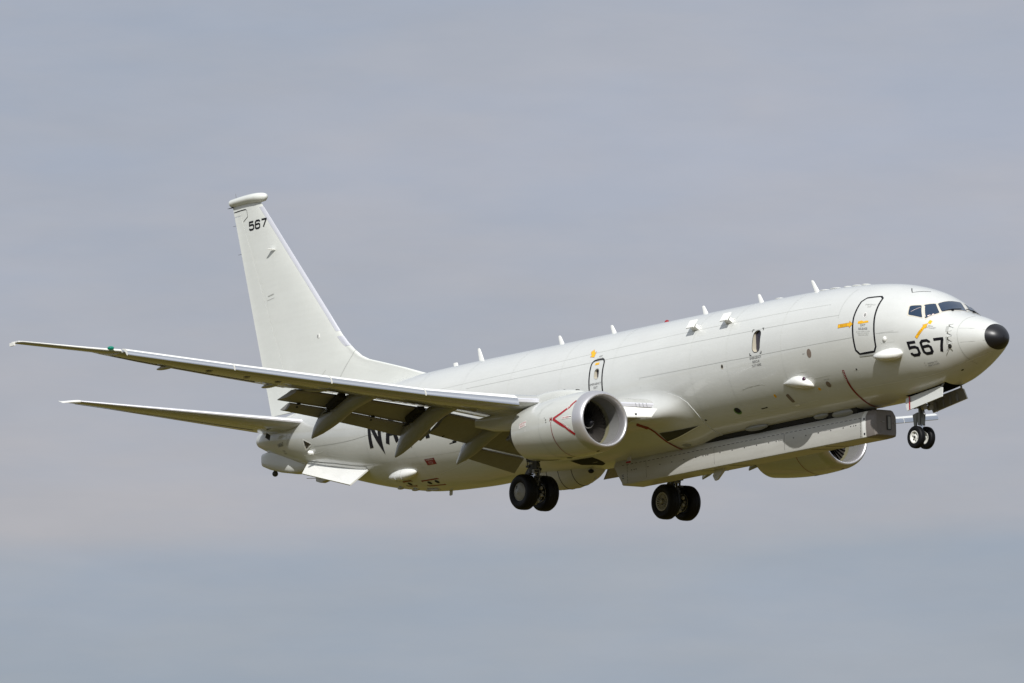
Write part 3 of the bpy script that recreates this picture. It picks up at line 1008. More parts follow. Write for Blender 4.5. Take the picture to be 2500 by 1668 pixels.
# lip down to the skin
edge = [grid[i][0] for i in range(NU + 1)]; edge2 = [grid[i][NV] for i in range(NU + 1)]
for ed in (edge, edge2):
    ins = [Vector((p.x, p.y * .991, p.z + .003)) for p in ed]
    g.loft([ed, ins], 0, False, False)
g.loft([grid[0], [Vector((p.x + .01, p.y * .98, p.z * .985)) for p in grid[0]]], 0, False, False)
wbf = g.build('wing_body_fairing', 'paint', root, 50)
def WB(x, th, o=0): return S(x, th, o + .175)
g = Geo()   # ram-air inlet
pts = [(15.05, 1.16, -1.68), (14.3, 1.14, -1.70), (13.3, 1.06, -1.77), (14.2, .96, -1.85), (15.05, .86, -1.91)]
def _ram(u, v): return S(u, v, .10 + .02)
def wb_off(x, th, o=0.0):
    a0 = th_z(x, zt_f(x)); j = (a0 - th) / (math.pi + 2 * a0); dd = 2 * min(j, 1 - j)
    e1 = min(1, max(0, (x - 13.0) / 1.6)); k = min(1, max(0, dd) * 3.2); k = k * k * (3 - 2 * k)
    return S(x, th, .016 + .157 * k * e1 * e1 * (3 - 2 * e1) + root_bulge(x, th) + .012 + o)
gs = Geo()
path3(gs, [(p[0], th_yz(p)) for p in ((15.38, 1.52, -1.26), (15.27, 1.36, -1.46), (15.18, 1.21, -1.63), (15.12, .93, -1.85), (15.06, .59, -2.02), (15.06, .1, -2.11))], wb_off, .085, 0)
path3(gs, [(p[0], th_yz(p)) for p in ((15.40, 1.50, -1.28), (15.28, 1.34, -1.48))], lambda u, v, o=0: wb_off(u, v, o + .004), .17, 0)
gs.build('warning_stripe', 'dred', wbf)
poly(g, [(p[0], th_yz(p)) for p in pts], lambda u, v: wb_off(u, v), .06, 0)
path3(g, [(p[0], th_yz(p)) for p in pts[2:]], lambda x, t, o=0: wb_off(x, t, o + .01), .03, 1)
g.build('ram_air_inlet', ['brake', 'white'], wbf, fix=False)
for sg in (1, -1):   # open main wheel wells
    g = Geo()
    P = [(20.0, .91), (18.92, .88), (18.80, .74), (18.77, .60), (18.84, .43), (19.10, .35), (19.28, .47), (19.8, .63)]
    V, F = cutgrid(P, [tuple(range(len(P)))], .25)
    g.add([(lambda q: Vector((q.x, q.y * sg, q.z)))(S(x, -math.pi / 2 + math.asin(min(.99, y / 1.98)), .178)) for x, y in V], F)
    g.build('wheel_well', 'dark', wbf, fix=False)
g = Geo(); g.box((17.3, .72, -2.33), (.16, .05, .16)); g.box((17.3, .76, -2.42), (.17, .05, .05), None, 1); g.build('drain_mast', ['pod', 'red'], wbf)

# ------------------------------------------------------------------ wings
T_top = lerp_t([(1.5, -.98), (4.8, -.83), (5.88, -.69), (8.45, -.465), (11, -.065), (13.7, .335), (16.67, .815)])
T_h = lerp_t([(5.88, .40), (8.45, .265), (11, .285), (13.7, .245), (16.67, .235)])
zl = lerp_t([(1.5, -1.06), (2.8, -1.0), (4.8, -.88), (5.9, -.83), (8.45, -.60), (11, -.20), (13.7, .21), (16.68, .715), (16.7, .76), (17.0, .82), (18.75, 1.28)])
zt = lerp_t([(1.5, -1.15), (3, -1.03), (4.6, -.80), (5.05, -.72), (6.07, -.56), (7.5, -.42), (8.86, -.245), (10.66, -.07)])
zta = lerp_t([(10.66, -.035), (12.5, .205), (14.3, .46), (15.35, .617), (16.8, .86), (18.75, 1.25)])
thk = lerp_t([(1.5, .80), (2.8, .74), (4.8, .58), (5.9, .50), (8.45, .38), (11, .30), (13.7, .22), (16.7, .14), (18.75, .05)])
def LEx(y): return 13.55 + .523 * y if y <= 16.7 else 22.284 + (y - 16.7) * 1.28
def LEx_nose(y): return 13.3 + .523 * y
def TEx_in(y): return 19.0 + .238 * y if y > 4.4 else 20.05
def TEx_out(y): return 19.5 + .238 * y if y <= 16.9 else 23.52 + (y - 16.9) * .87


def section(y, xl, zl_, xt, zt_, t, te=.03, n=16, camb=.0):
    up = []; lo = []
    for i in range(n + 1):
        s_ = (1 - math.cos(math.pi * i / n)) / 2
        h = t * 5 * (.2969 * math.sqrt(s_) - .126 * s_ - .3516 * s_**2 + .2843 * s_**3 - .1036 * s_**4)
        h = max(h, te / 2 * s_)
        x = xl + (xt - xl) * s_; z = zl_ + (zt_ - zl_) * s_
        up.append((x, y, z + h * .95)); lo.append((x, y, z - h * 1.05))
    return up + lo[::-1][:-1] if False else up + lo[::-1]


def pinch(gg):
    out_ = []
    for x, y, z in gg.v:
        if y < -6:
            y2 = -6 + (y + 6) * .90
            x -= .523 * (y2 - y); z -= .14 * (y2 - y); y = y2
        out_.append((x, y, z))
    gg.v = out_
    return gg


def wing(sg):
    g = Geo()
    ys = [1.5, 2.2, 2.9, 3.6, 4.39, 4.41, 5.2, 5.9, 6.8, 7.6, 8.45, 9.3, 10.1, 10.66]
    g.loft([section(y, LEx(y), zl(y), TEx_in(y), zt(y), thk(y), .06) for y in ys], 0)
    ys = [10.67, 11.5, 12.4, 13.4, 14.4, 15.4, 16.2, 16.69]
    g.loft([section(y, LEx(y), zl(y), TEx_out(y), zta(y), thk(y), .03) for y in ys], 0)
    # polished fixed leading edge between engine and fuselage, and outboard of the slats
    G = g if sg > 0 else pinch(g.mirrored())
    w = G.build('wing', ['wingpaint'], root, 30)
    kids = []
    def put(gg, name, mk, sharp=32):
        GG = gg if sg > 0 else pinch(gg.mirrored())
        o = GG.build(name, mk, w, sharp); kids.append(o); return o
    # raked wing tip
    g = Geo(); ys = [16.70, 16.9, 17.3, 17.8, 18.3, 18.65, 18.72]
    secs = [section(y, LEx(y) - (.1 if y < 18.7 else 0), zl(y), TEx_out(y), zta(y), thk(y), .02) for y in ys]
    g.loft(secs, 0, mfun=lambda i, j: 1 if (j < 3 or j > 31) else 0)
    put(g, 'wing_tip', ['wingpaint', 'white'])
    g = Geo(); g.box((25.0, 18.68, 1.27), (.34, .12, .04)); g.box((25.14, 18.74, 1.215), (.24, .06, .10)); put(g, 'tip_lamp', 'white')
    g = Geo(); g.blob((22.34, 17.0, .835), (.11, .11, .065))
    if sg > 0: put(g, 'navigation_light', 'green')
    # aileron gap line and aileron edge
    g = Geo()
    for y0, y1 in ((12.0, 16.5),):
        P = []
        for y in np.linspace(y0, y1, 12):
            s_ = .74; xx = LEx(y) + (TEx_out(y) - LEx(y)) * s_; zz_ = zl(y) + (zta(y) - zl(y)) * s_ - thk(y) * .27
            P.append(Vector((xx, y, zz_ - .012)))
        for a, b in zip(P, P[1:]): g.tube(a, b, .009, .009, 5, caps=False)
    put(g, 'aileron_gap', 'brake')
    for y in (11.4, 14.7):
        g = Geo(); s_ = .8; xx = LEx(y) + (TEx_out(y) - LEx(y)) * s_; zz_ = zl(y) + (zta(y) - zl(y)) * s_
        g.blob((xx, y, zz_ - thk(y) * .2 - .03), (.5, .10, .07)); put(g, 'actuator_fairing', 'wingpaint', 50)
    # slats
    for y0, y1 in ((5.88, 8.42), (8.46, 11.03), (11.07, 13.70), (13.74, 16.66)):
        g = Geo(); rings_ = []
        prof = [(.95, .02), (.75, .012)]
        for a in np.linspace(0, 90, 15): prof.append((.58 - .98 * math.sin(math.radians(a)), -.90 + .90 * math.cos(math.radians(a))))
        prof += [(-.385, -.96), (-.33, -1.0), (-.20, -.985), (-.05, -.80), (.15, -.52), (.45, -.22), (.95, -.02)]
        for y in (y0, (y0 + y1) / 2, y1):
            h = T_h(y); rings_.append([(LEx_nose(y) + px * h, y, T_top(y) + pz * h) for px, pz in prof])
        nsplit = 10
        g.loft(rings_, 0, mfun=lambda i, j: 0 if j < nsplit else (1 if j < 19 else 2))
        put(g, 'slat', ['white', 'metal', 'under'])
    # krueger flap and polished inboard leading edge
    g = Geo(); rings_ = []
    for y, zo in ((1.9, .0), (4.35, .0)):
        xl = LEx(y) - .02
        rings_.append([(xl + .35, y, zl(y) + .17), (xl + .1, y, zl(y) + .10), (xl - .02, y, zl(y) + .02), (xl + .0, y, zl(y) - .07), (xl + .2, y, zl(y) - .12)])
    g.loft(rings_, 0, True)
    rings_ = []
    for y in (4.95, 5.86):
        xl = LEx(y) - .02
        rings_.append([(xl + .45, y, zl(y) + .17), (xl + .12, y, zl(y) + .105), (xl - .02, y, zl(y) + .02), (xl + .0, y, zl(y) - .06), (xl + .2, y, zl(y) - .11)])
    g.loft(rings_, 0, True)
    put(g, 'fixed_leading_edge', 'finmetal', 60)
    g = Geo(); a, b = 2.22, 4.3
    g.add([(13.90, 2.25, -1.255), (14.85, 4.1, -1.10), (14.75, 4.1, -1.48), (13.98, 2.42, -1.50), (14.06, 2.25, -1.245), (15.0, 4.1, -1.09), (14.9, 4.1, -1.47), (14.13, 2.42, -1.49)],
          [(0, 1, 2, 3), (7, 6, 5, 4), (0, 4, 5, 1), (1, 5, 6, 2), (2, 6, 7, 3), (3, 7, 4, 0)], 0, True)
    g.tube((13.97, 2.44, -1.50), (14.76, 4.1, -1.48), .05, .05, 10)
    put(g, 'krueger_flap', 'white')
    for k in range(4):
        g = Geo()
        for q in range(4): g.box((14.52 - .055 * k - .012 * q, 2.62 - .10 * k, -1.03 - .035 * q), (.012, .028, .010))
        put(g, 'cooling_slot', 'black')
    g = Geo(); g.box((14.17, 2.90, -1.46), (.05, .04, .12)); put(g, 'krueger_hinge', 'black')
    # outboard flaps
    zm = lerp_t([(5.5, -1.08), (6.2, -.96), (6.8, -.88), (8.1, -.66), (8.9, -.55), (10.5, -.37)])
    za = lerp_t([(5.5, -1.44), (6.2, -1.30), (8.2, -.92), (8.9, -.805), (10.0, -.60)])
    g = Geo(); rings_ = []
    for y in (5.62, 7, 8.5, 10.0, 10.6):
        x0 = TEx_in(y) - .10 - (0 if y < 10.5 else 0); x1 = 20.0 + .238 * y - (0 if y < 10.5 else .08)
        z0 = zt(y) - .13; z1 = zm(y)
        rings_.append([(x0 + .0, y, z0), (x0 + .06, y, z0 + .055), (x0 + .3, y, z0 + .05), ((x0 + x1) / 2, y, (z0 + z1) / 2 + .06), (x1, y, z1 + .012), (x1, y, z1 - .012), ((x0 + x1) / 2, y, (z0 + z1) / 2 - .07), (x0 + .25, y, z0 - .10), (x0 + .04, y, z0 - .055)])
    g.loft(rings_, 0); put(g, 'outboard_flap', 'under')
    g = Geo(); rings_ = []
    for y in (5.5, 7, 8.5, 10.15):
        x0 = 20.0 + .238 * y - .03; z0 = zm(y) - .055; x1 = 20.5 + .238 * y; z1 = za(y)
        rings_.append([(x0, y, z0), (x0 + .03, y, z0 + .035), (x0 + .15, y, z0 + .02), (x1, y, z1 + .01), (x1, y, z1 - .01), (x0 + .2, y, z0 - .17), (x0 + .02, y, z0 - .05)])
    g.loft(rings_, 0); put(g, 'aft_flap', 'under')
    # inboard flaps
    g = Geo(); rings_ = []
    for y, x0, z0, x1, z1 in ((1.85, 20.0, -1.24, 21.3, -1.78), (3.9, 20.0, -1.06, 21.3, -1.53), (4.4, 20.0, -.99, 21.3, -1.46), (5.58, 20.25, -.80, 21.3, -1.275)):
        rings_.append([(x0, y, z0), (x0 + .06, y, z0 + .06), (x0 + .3, y, z0 + .06), ((x0 + x1) / 2, y, (z0 + z1) / 2 + .07), (x1, y, z1 + .012), (x1, y, z1 - .012), ((x0 + x1) / 2, y, (z0 + z1) / 2 - .09), (x0 + .25, y, z0 - .12), (x0 + .04, y, z0 - .06)])
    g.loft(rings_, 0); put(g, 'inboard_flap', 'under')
    g = Geo(); rings_ = []
    for y, z0, z1 in ((1.8, -1.85, -2.27), (3.9, -1.60, -1.86)):
        x0 = 21.3; x1 = 21.8
        rings_.append([(x0, y, z0), (x0 + .04, y, z0 + .04), (x0 + .2, y, z0), (x1, y, z1 + .01), (x1, y, z1 - .01), (x0 + .2, y, z0 - .18), (x0 + .02, y, z0 - .05)])
    g.loft(rings_, 0); put(g, 'aft_flap', 'under')
    # flap gap line where outboard and inboard flap meet
    g = Geo(); g.tube((20.3, 5.05, -.92), (21.28, 5.05, -1.36), .025, .025, 6); put(g, 'flap_gap', 'dark')
    # flap track fairings and black blocks beside them, for the actuator bays' shade
    FA = [
        (8.93, [(19.0, -.42, -.46, .06), (19.5, -.38, -.56, .15), (20.1, -.32, -.66, .20), (20.7, -.30, -.78, .23), (21.1, -.32, -.92, .245), (21.5, -.42, -1.07, .25), (22.0, -.58, -1.23, .235), (22.4, -.78, -1.34, .19), (22.7, -1.06, -1.40, .12), (22.93, -1.36, -1.44, .03)]),
        (6.22, [(18.5, -.72, -.78, .08), (19.1, -.66, -.86, .17), (19.7, -.60, -.98, .21), (20.2, -.60, -1.14, .24), (20.7, -.72, -1.36, .25), (21.2, -.90, -1.60, .245), (21.6, -1.10, -1.78, .20), (21.9, -1.42, -1.90, .13), (22.2, -1.86, -1.98, .03)]),
        (3.92, [(19.4, -1.10, -1.30, .08), (19.8, -1.05, -1.36, .16), (20.3, -1.05, -1.52, .21), (20.8, -1.14, -1.72, .23), (21.2, -1.28, -1.88, .22), (21.6, -1.50, -2.0, .16), (22.03, -1.98, -2.09, .03)]),
    ]
    for y, st in FA:
        g = Geo()
        g.loft([[(x, y + w * math.copysign(abs(math.cos(a))**.75, math.cos(a)), (t + b) / 2 + (t - b) / 2 * math.copysign(abs(math.sin(a))**.85, math.sin(a))) for a in [2 * math.pi * k / 24 for k in range(24)]] for x, t, b, w in st], 0)
        put(g, 'flap_track_fairing', 'fairing', 50)
        g = Geo()
        xj = st[3][0]
        g.box((xj + .45, y + .36, zt(y) - .27), (.75, .26, .16), Matrix.Rotation(math.radians(22), 3, 'Y'))
        for k in range(5): g.tube((xj + .25 + .15 * k, y + .30, zt(y) - .28 - .06 * k), (xj + .30 + .15 * k, y + .52, zt(y) - .36 - .06 * k), .035, .02, 6)
        put(g, 'flap_actuator_shade', 'dark')
        g = Geo()
    g = Geo(); g.loft([[(x, 10.35 + w * math.cos(a), z + w * .5 * math.sin(a)) for a in [2 * math.pi * k / 14 for k in range(14)]] for x, z, w in ((19.6, -.33, .03), (20.0, -.34, .09), (20.6, -.30, .12), (21.1, -.22, .12), (21.5, -.14, .07), (21.7, -.12, .02))], 0)
    put(g, 'hinge_fairing', 'fairing', 50)
    for y in (9.9, 7.45):     # flap hinge brackets
        g = Geo(); xb = 20.0 + .238 * y
        g.box((xb - .08, y, zm(y) - .03), (.12, .07, .07)); g.box((xb + .02, y, zm(y) - .10), (.06, .05, .10)); put(g, 'flap_bracket', 'dark')
    # fuel tank access panels and marks under the wing
    for y in (11.9, 12.8, 13.9):
        g = Geo()
        for s_ in (.30,):
            xx = LEx(y) + (TEx_out(y) - LEx(y)) * s_; zz_ = zl(y) + (zta(y) - zl(y)) * s_ - thk(y) * .525
            V = [(xx + .22 * math.cos(a), y + .14 * math.sin(a), zz_ - .004) for a in [2 * math.pi * k / 14 for k in range(14)]]
            g.add(V, [tuple(range(14))])
        put(g, 'tank_panel', 'under')
    return w


wing_r = wing(1)
wing_l = wing(-1)
# ------------------------------------------------------------------ engines
NX, NZ = 13.29, -1.83
rn = pch([(0, .84), (.05, .90), (.15, .945), (.35, .985), (.8, 1.02), (1.4, 1.035), (2.0, 1.02), (2.6, .98), (3.2, .915), (3.6, .86)])
SY, SZc = 1.03, .965


def engine(sg):
    yc = 4.83
    def E(xr, ph, off=0.0):
        r = rn(xr) + off
        return Vector((NX + xr, yc + r * SY * math.cos(ph), NZ + r * SZc * math.sin(ph)))
    def EN(xr, phd, off=0.0): return E(xr, math.radians(phd), off)
    def out_(gg, name, mk, par, sharp=40, fix=True):
        GG = gg if sg > 0 else gg.mirrored()
        return GG.build(name, mk, par, sharp, fix)
    O = (NX, yc, NZ)
    g = Geo()
    g.lathe(O, [(x, rn(x)) for x in [.30, .35, .5, .7, .95, 1.2, 1.5, 1.8, 2.1, 2.4, 2.7, 3.0, 3.25, 3.45, 3.6]] + [(3.6, .835), (3.2, .86), (2.6, .88)], 'x', 72, 0, sy=SY, sz=SZc)
    for x in (2.0,): path3(g, [(x, a) for a in range(-80, 40, 6)], EN, .012, 1)
    path3(g, [(3.3, 38), (2.9, 50), (2.44, 60), (1.8, 70), (1.2, 74), (.5, 76)], EN, .014, 1)
    path3(g, [(2.02, 12), (2.1, 20), (1.9, 34), (1.6, 44)], EN, .012, 1)
    path3(g, [(2.0, -60), (1.7, -84), (1.65, -95)], EN, .014, 1)
    eng = out_(g, 'engine', ['nacelle', 'seam'], root, 35)
    g = Geo()
    prof = [(.36, .992), (.30, .981), (.22, .966), (.15, .946), (.09, .922), (.05, .899), (.02, .872), (.0, .842), (.008, .815), (.035, .792), (.09, .775), (.18, .762), (.28, .757)]
    g.lathe(O, prof, 'x', 96, 0, sy=SY, sz=SZc); out_(g, 'intake_lip', 'lip', eng, 80)
    g = Geo()
    g.lathe(O, [(.28, .757), (.42, .762), (.60, .772), (.82, .78), (1.0, .785)], 'x', 96, 0, sy=SY, sz=SZc)
    g.lathe(O, [(.80, .776), (.98, .780)], 'x', 96, 1, sy=SY, sz=SZc)
    out_(g, 'intake_duct', ['liner', 'band'], eng, 60)
    g = Geo()
    g.lathe(O, [(1.10, .79), (1.12, .05)], 'x', 48, 1, sy=SY, sz=SZc)
    for k in range(36):
        a = 2 * math.pi * k / 36
        P = []
        for r, tw, cw in ((.22, .35, .085), (.42, .7, .105), (.62, .95, .125), (.765, 1.1, .135)):
            for s_ in (-1, 1):
                da = s_ * cw * math.sin(tw) / r; dx = s_ * cw * math.cos(tw)
                P.append((NX + 1.0 + dx, yc + r * SY * math.cos(a + da), NZ + r * SZc * math.sin(a + da)))
        g.add(P, [(0, 1, 3, 2), (2, 3, 5, 4), (4, 5, 7, 6)], 0)
    out_(g, 'fan', ['fan', 'dark'], eng, 60, False)
    g = Geo()
    g.lathe(O, [(.62, .004), (.66, .06), (.72, .11), (.82, .175), (.92, .215), (1.02, .24)], 'x', 32, 0, sy=SY, sz=SZc)
    sp = []
    for i in range(26):
        t = i / 25; xr = .67 + .24 * t; r = np.interp(xr, (.62, .66, .72, .82, .92), (.004, .06, .11, .175, .215)) + .004; ph = math.radians(150) + t * 4.6
        sp.append((xr, ph, r))
    vs = []
    for xr, ph, r in sp:
        for dx in (-.018, .018):
            rr = np.interp(xr + dx, (.62, .66, .72, .82, .92), (.004, .06, .11, .175, .215)) + .005
            vs.append((NX + xr + dx, yc + rr * math.cos(ph), NZ + rr * math.sin(ph)))
    g.add(vs, [(2 * i, 2 * i + 1, 2 * i + 3, 2 * i + 2) for i in range(25)], 1)
    out_(g, 'spinner', ['black', 'whitemk'], eng, 60, False)
    # core nozzle and plug
    g = Geo()
    g.lathe(O, [(2.6, .62), (3.2, .62), (3.7, .56), (4.2, .47), (4.25, .45), (3.9, .44)], 'x', 40, 0)
    g.lathe(O, [(3.9, .30), (4.3, .25), (4.8, .12), (5.0, .02)], 'x', 30, 0)
    out_(g, 'exhaust_nozzle', 'soot', eng, 50)
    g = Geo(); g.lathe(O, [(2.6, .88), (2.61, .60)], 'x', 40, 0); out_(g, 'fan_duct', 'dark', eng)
    # markings (outboard face of the starboard engine; the port engine shows its inboard side)
    for sd_ in ((0,) if sg > 0 else (0, 180)):
        def K(xr, ph, o=0.0): return EN(xr, ph if sd_ == 0 else 180 - ph, o + .003)
        g = Geo()
        path3(g, [(.37, 38.6), (.55, 24.5), (.9, 14.2), (1.245, 6.9)], K, .072, 0, .06)
        path3(g, [(.37, -28.5), (.68, -11.4), (.95, -3), (1.245, 6.9)], K, .088, 0, .06)
        path3(g, [(1.35, 2.5), (1.355, -14), (1.37, -35), (1.38, -52), (1.38, -66), (1.37, -88), (1.37, -110)], K, .024, 1, .08)
        path3(g, [(1.31, 10.5), (1.31, 3.8)], K, .035, 1); path3(g, [(1.39, 10.5), (1.39, 3.8)], K, .035, 1); path3(g, [(1.31, 7), (1.39, 7)], K, .05, 1)
        out_(g, 'intake_chevron', ['red', 'dred'], eng)
        g = Geo()
        poly(g, rrect(.42, .085, .01), lambda u, v: EN(.60 - u, 5.5 + math.degrees(v), .006) if sd_ == 0 else EN(.60 - u, 174.5 - math.degrees(v), .006), .1, 0)
        for txt, xr, ph, h, rot, mi in (('JET', .56, 23.0, .075, math.radians(38), 0), ('INTAKE', .66, -11.6, .075, math.radians(-40), 0), ('DANGER', .64, 4.2, .055, 0, 1)):
            vs, fs = text2d(txt, h)
            c_, s_ = math.cos(rot), math.sin(rot)
            if sd_ == 180: vs = [(-a, b) for a, b in vs]
            vs = [(a * c_ - b * s_, a * s_ + b * c_) for a, b in vs] if sd_ == 0 else [(a * c_ - b * s_, a * s_ + b * c_) for a, b in vs]
            decal(g, vs, fs, (lambda xr, ph: (lambda u, v: EN(xr - u, (ph + math.degrees(v)) if sd_ == 0 else 180 - ph - math.degrees(v), .011)))(xr, ph), .1, mi)
        poly(g, rrect(.10, .02, .005), lambda u, v: EN(.44 - u, 5.7 + math.degrees(v), .010), .1, 2)
        poly(g, rrect(.40, .19, .01), lambda u, v: EN(2.90 - u, 9.5 + math.degrees(v + u * .12), .005), .1, 0)
        for k_, tx in enumerate(('HOISTING', 'POINTS')):
            vs, fs = text2d(tx, .06); decal(g, [(a, b + .02 - k_ * .09 + a * .12) for a, b in vs], fs, lambda u, v: EN(2.90 - u, 9.5 + math.degrees(v), .009), .2, 1)
        vs, fs = text2d('1F', .09); decal(g, vs, fs, lambda u, v: EN(2.74 - u, -5 + math.degrees(v), .006), .2, 0)
        out_(g, 'engine_lettering', ['whitemk', 'red', 'black'], eng, fix=False)
    g = Geo()
    for xr, ph, rx in ((1.65, -83, .12), (.30, -86, .07), (1.62, 8, .03), (1.7, 12, .02), (1.6, 3.5, .025)):
        poly(g, disc(rx * .6, 14, rx), (lambda xr, ph: (lambda u, v: EN(xr + u, ph + math.degrees(v), .006)))(xr, ph), .3)
    out_(g, 'drain_port', 'brake', eng, fix=False)
    # pylon
    g = Geo(); rings_ = []
    for x, zt_, zb_, w in ((14.05, -.88, -1.2, .03), (14.3, -.80, -1.2, .12), (14.7, -.71, -1.25, .20), (15.1, -.65, -1.3, .25), (15.5, -.615, -1.3, .28), (16.0, -.61, -1.3, .29), (16.45, -.645, -1.4, .29), (17.0, -.74, -1.6, .28), (17.8, -.85, -1.62, .24), (18.8, -.95, -1.5, .16), (19.8, -1.0, -1.25, .05)):
        rings_.append([(x, yc + w * math.copysign(abs(math.cos(a))**.8, math.cos(a)), (zt_ + zb_) / 2 + (zt_ - zb_) / 2 * math.copysign(abs(math.sin(a))**.7, math.sin(a))) for a in [2 * math.pi * k / 26 for k in range(26)]])
    g.loft(rings_, 0); out_(g, 'pylon', 'nacelle', eng, 50)
    g = Geo(); g.box((15.2, yc - .02, -.645), (.02, .18, .02)); g.box((14.6, yc, -.72), (.02, .14, .02)); out_(g, 'pylon_joint', 'dark', eng)
    return eng


engine(1)
engine(-1)

# ------------------------------------------------------------------ tail
fle = lerp_t([(1.3, 26.6), (1.96, 28.59), (2.3, 29.72), (2.6, 30.8), (2.83, 31.65), (3.0, 32.05), (3.26, 32.44), (3.55, 32.80), (3.84, 33.09), (8.86, 37.41), (9.0, 37.5)])
def fte(z): return 38.98 + (z - 8.83) * .2545
def hx(z): return 38.38 + (z - 8.19) * .403
def fin_half(z, x):
    t = np.interp(z, (1.3, 3.84, 8.9), (.30, .23, .095))
    xm = 33.09 + (z - 3.84) * .8606
    te = fte(z)
    s_ = (x - xm) / (te - xm)
    h = 0
    if s_ > 0: h = 2 * t * 5 * (.2969 * math.sqrt(s_) - .126 * s_ - .3516 * s_**2 + .2843 * s_**3 - .1036 * s_**4) * .5
    d_ = x - fle(z)
    h2 = min(.055 + .02 * max(0, d_ - .3), .15) * math.sqrt(min(1, max(0, d_) / .12)) if z < 3.9 else 0
    return max(h, h2 if s_ < .3 else 0, .012)


zs = [1.2, 1.6, 1.96, 2.3, 2.6, 2.83, 3.0, 3.13, 3.26, 3.4, 3.55, 3.7, 3.84, 4.3, 5, 6, 7, 8, 8.5, 8.80, 8.96]
def fin_ring(z, xa, xb, n=24, le=True):
    r = []; l = []
    for i in range(n + 1):
        t = i / n
        s_ = (1 - math.cos(math.pi * t / 2)) if le else t
        x = xa + (xb - xa) * s_
        h = fin_half(z, x) if not (le and i == 0) else .004
        r.append((x, h, z)); l.append((x, -h, z))
    return r + l[::-1]
g = Geo(); g.loft([fin_ring(z, fle(z), hx(max(z, 1.2)) - .01) for z in zs], 0)
fin = g.build('vertical_fin', ['finpaint'], root, 30)
g = Geo(); rz = [1.62, 3, 5, 7, 8.2, 8.58]
g.loft([fin_ring(z, hx(z) + .008, fte(z), 8, False) for z in rz], 0); g.build('rudder', 'finpaint', fin, 30)
g = Geo(); g.loft([fin_ring(z, hx(8.8) - .05, fte(z), 8, False) for z in (8.60, 8.98)], 0); g.build('fin_tip_panel', 'finpaint', fin, 30)
# polished leading-edge strips
for z0, z1, w in ((3.42, 3.80, .26), (3.98, 8.74, .17)):
    g = Geo(); rings = []
    for z in np.linspace(z0, z1, 14):
        x0 = fle(z); R_ = []
        for i, t in enumerate((1, .7, .45, .25, .1, .0)): R_.append((x0 + w * t - .006, fin_half(z, x0 + w * t) + .005, z))
        rings.append(R_ + [(p[0], -p[1], p[2]) for p in R_[::-1]])
    g.loft(rings, 0, False, False); g.build('fin_leading_edge', 'finmetal', fin, 60)
g = Geo()
def FS(x, z, o=0.0): return Vector((x, fin_half(z, x) + .004 + o, z))
path3(g, [(33.6, 1.9), (32.35, 3.25)], FS, .012, 0); path3(g, [(35.3, 1.9), (33.9, 2.75)], FS, .010, 0)
path3(g, [(hx(z) - .16, z) for z in (1.9, 4, 6, 8.0)], FS, .010, 1)
path3(g, [(37.10, 5.66), (36.75, 5.70)], FS, .035, 0); path3(g, [(37.15, 5.52), (36.72, 5.57)], FS, .012, 0)
path3(g, [(38.93, 8.755), (38.55, 8.77), (38.25, 8.77)], FS, .03, 2); path3(g, [(38.25, 8.77), (38.18, 8.73), (38.13, 8.51)], FS, .014, 2); path3(g, [(38.13, 8.51), (38.39, 8.37)], FS, .020, 2)
g.build('fin_panel_joint', ['seam', 'seaml', 'black'], fin)
g = Geo()
for vs, fs in glyphs('567', .245, .32, .105, .062):
    decal(g, vs, fs, lambda u, v: FS(38.045 - u, 8.005 + v + .0 * u, .004), .2)
g.build('number_marking', 'black', fin, fix=False)
g = Geo(); g.prism([(36.56, .10, 7.18), (36.80, .10, 7.20), (36.84, .27, 7.205), (36.74, .27, 7.20)], (0, 0, .02)); g.build('fin_vane', 'white', fin)
g = Geo(); g.box((34.27, fin_half(3.94, 34.27), 3.94), (.12, .02, .13), None, 0); g.box((34.30, fin_half(3.94, 34.27) + .012, 3.94), (.06, .008, .09), None, 1); g.build('fin_light', ['white', 'hub'], fin)
g = Geo(); rings = []
for x, zt_, zb_, w in ((37.12, 9.08, 9.04, .02), (37.16, 9.15, 8.97, .10), (37.3, 9.20, 8.905, .17), (37.55, 9.235, 8.905, .215), (37.9, 9.25, 8.925, .215), (38.3, 9.245, 8.94, .20), (38.7, 9.23, 8.945, .18), (39.04, 9.21, 8.945, .155)):
    rings.append([(x, w * math.cos(a), (zt_ + zb_) / 2 + (zt_ - zb_) / 2 * math.sin(a)) for a in [2 * math.pi * k / 28 for k in range(28)]])
g.loft(rings, 0)
g.build('fin_cap_pod', 'finpaint', fin, 50)
g = Geo(); g.tube((38.95, .05, 8.93), (39.25, .05, 8.93), .025, .008, 6)
for z in (8.3, 7.3): g.tube((fte(z), 0, z), (fte(z) + .2, 0, z), .008, .005, 5)
g.tube((38.75, .05, 9.22), (38.78, .05, 9.38), .008, .005, 5)
g.build('static_wick', 'gear', fin)


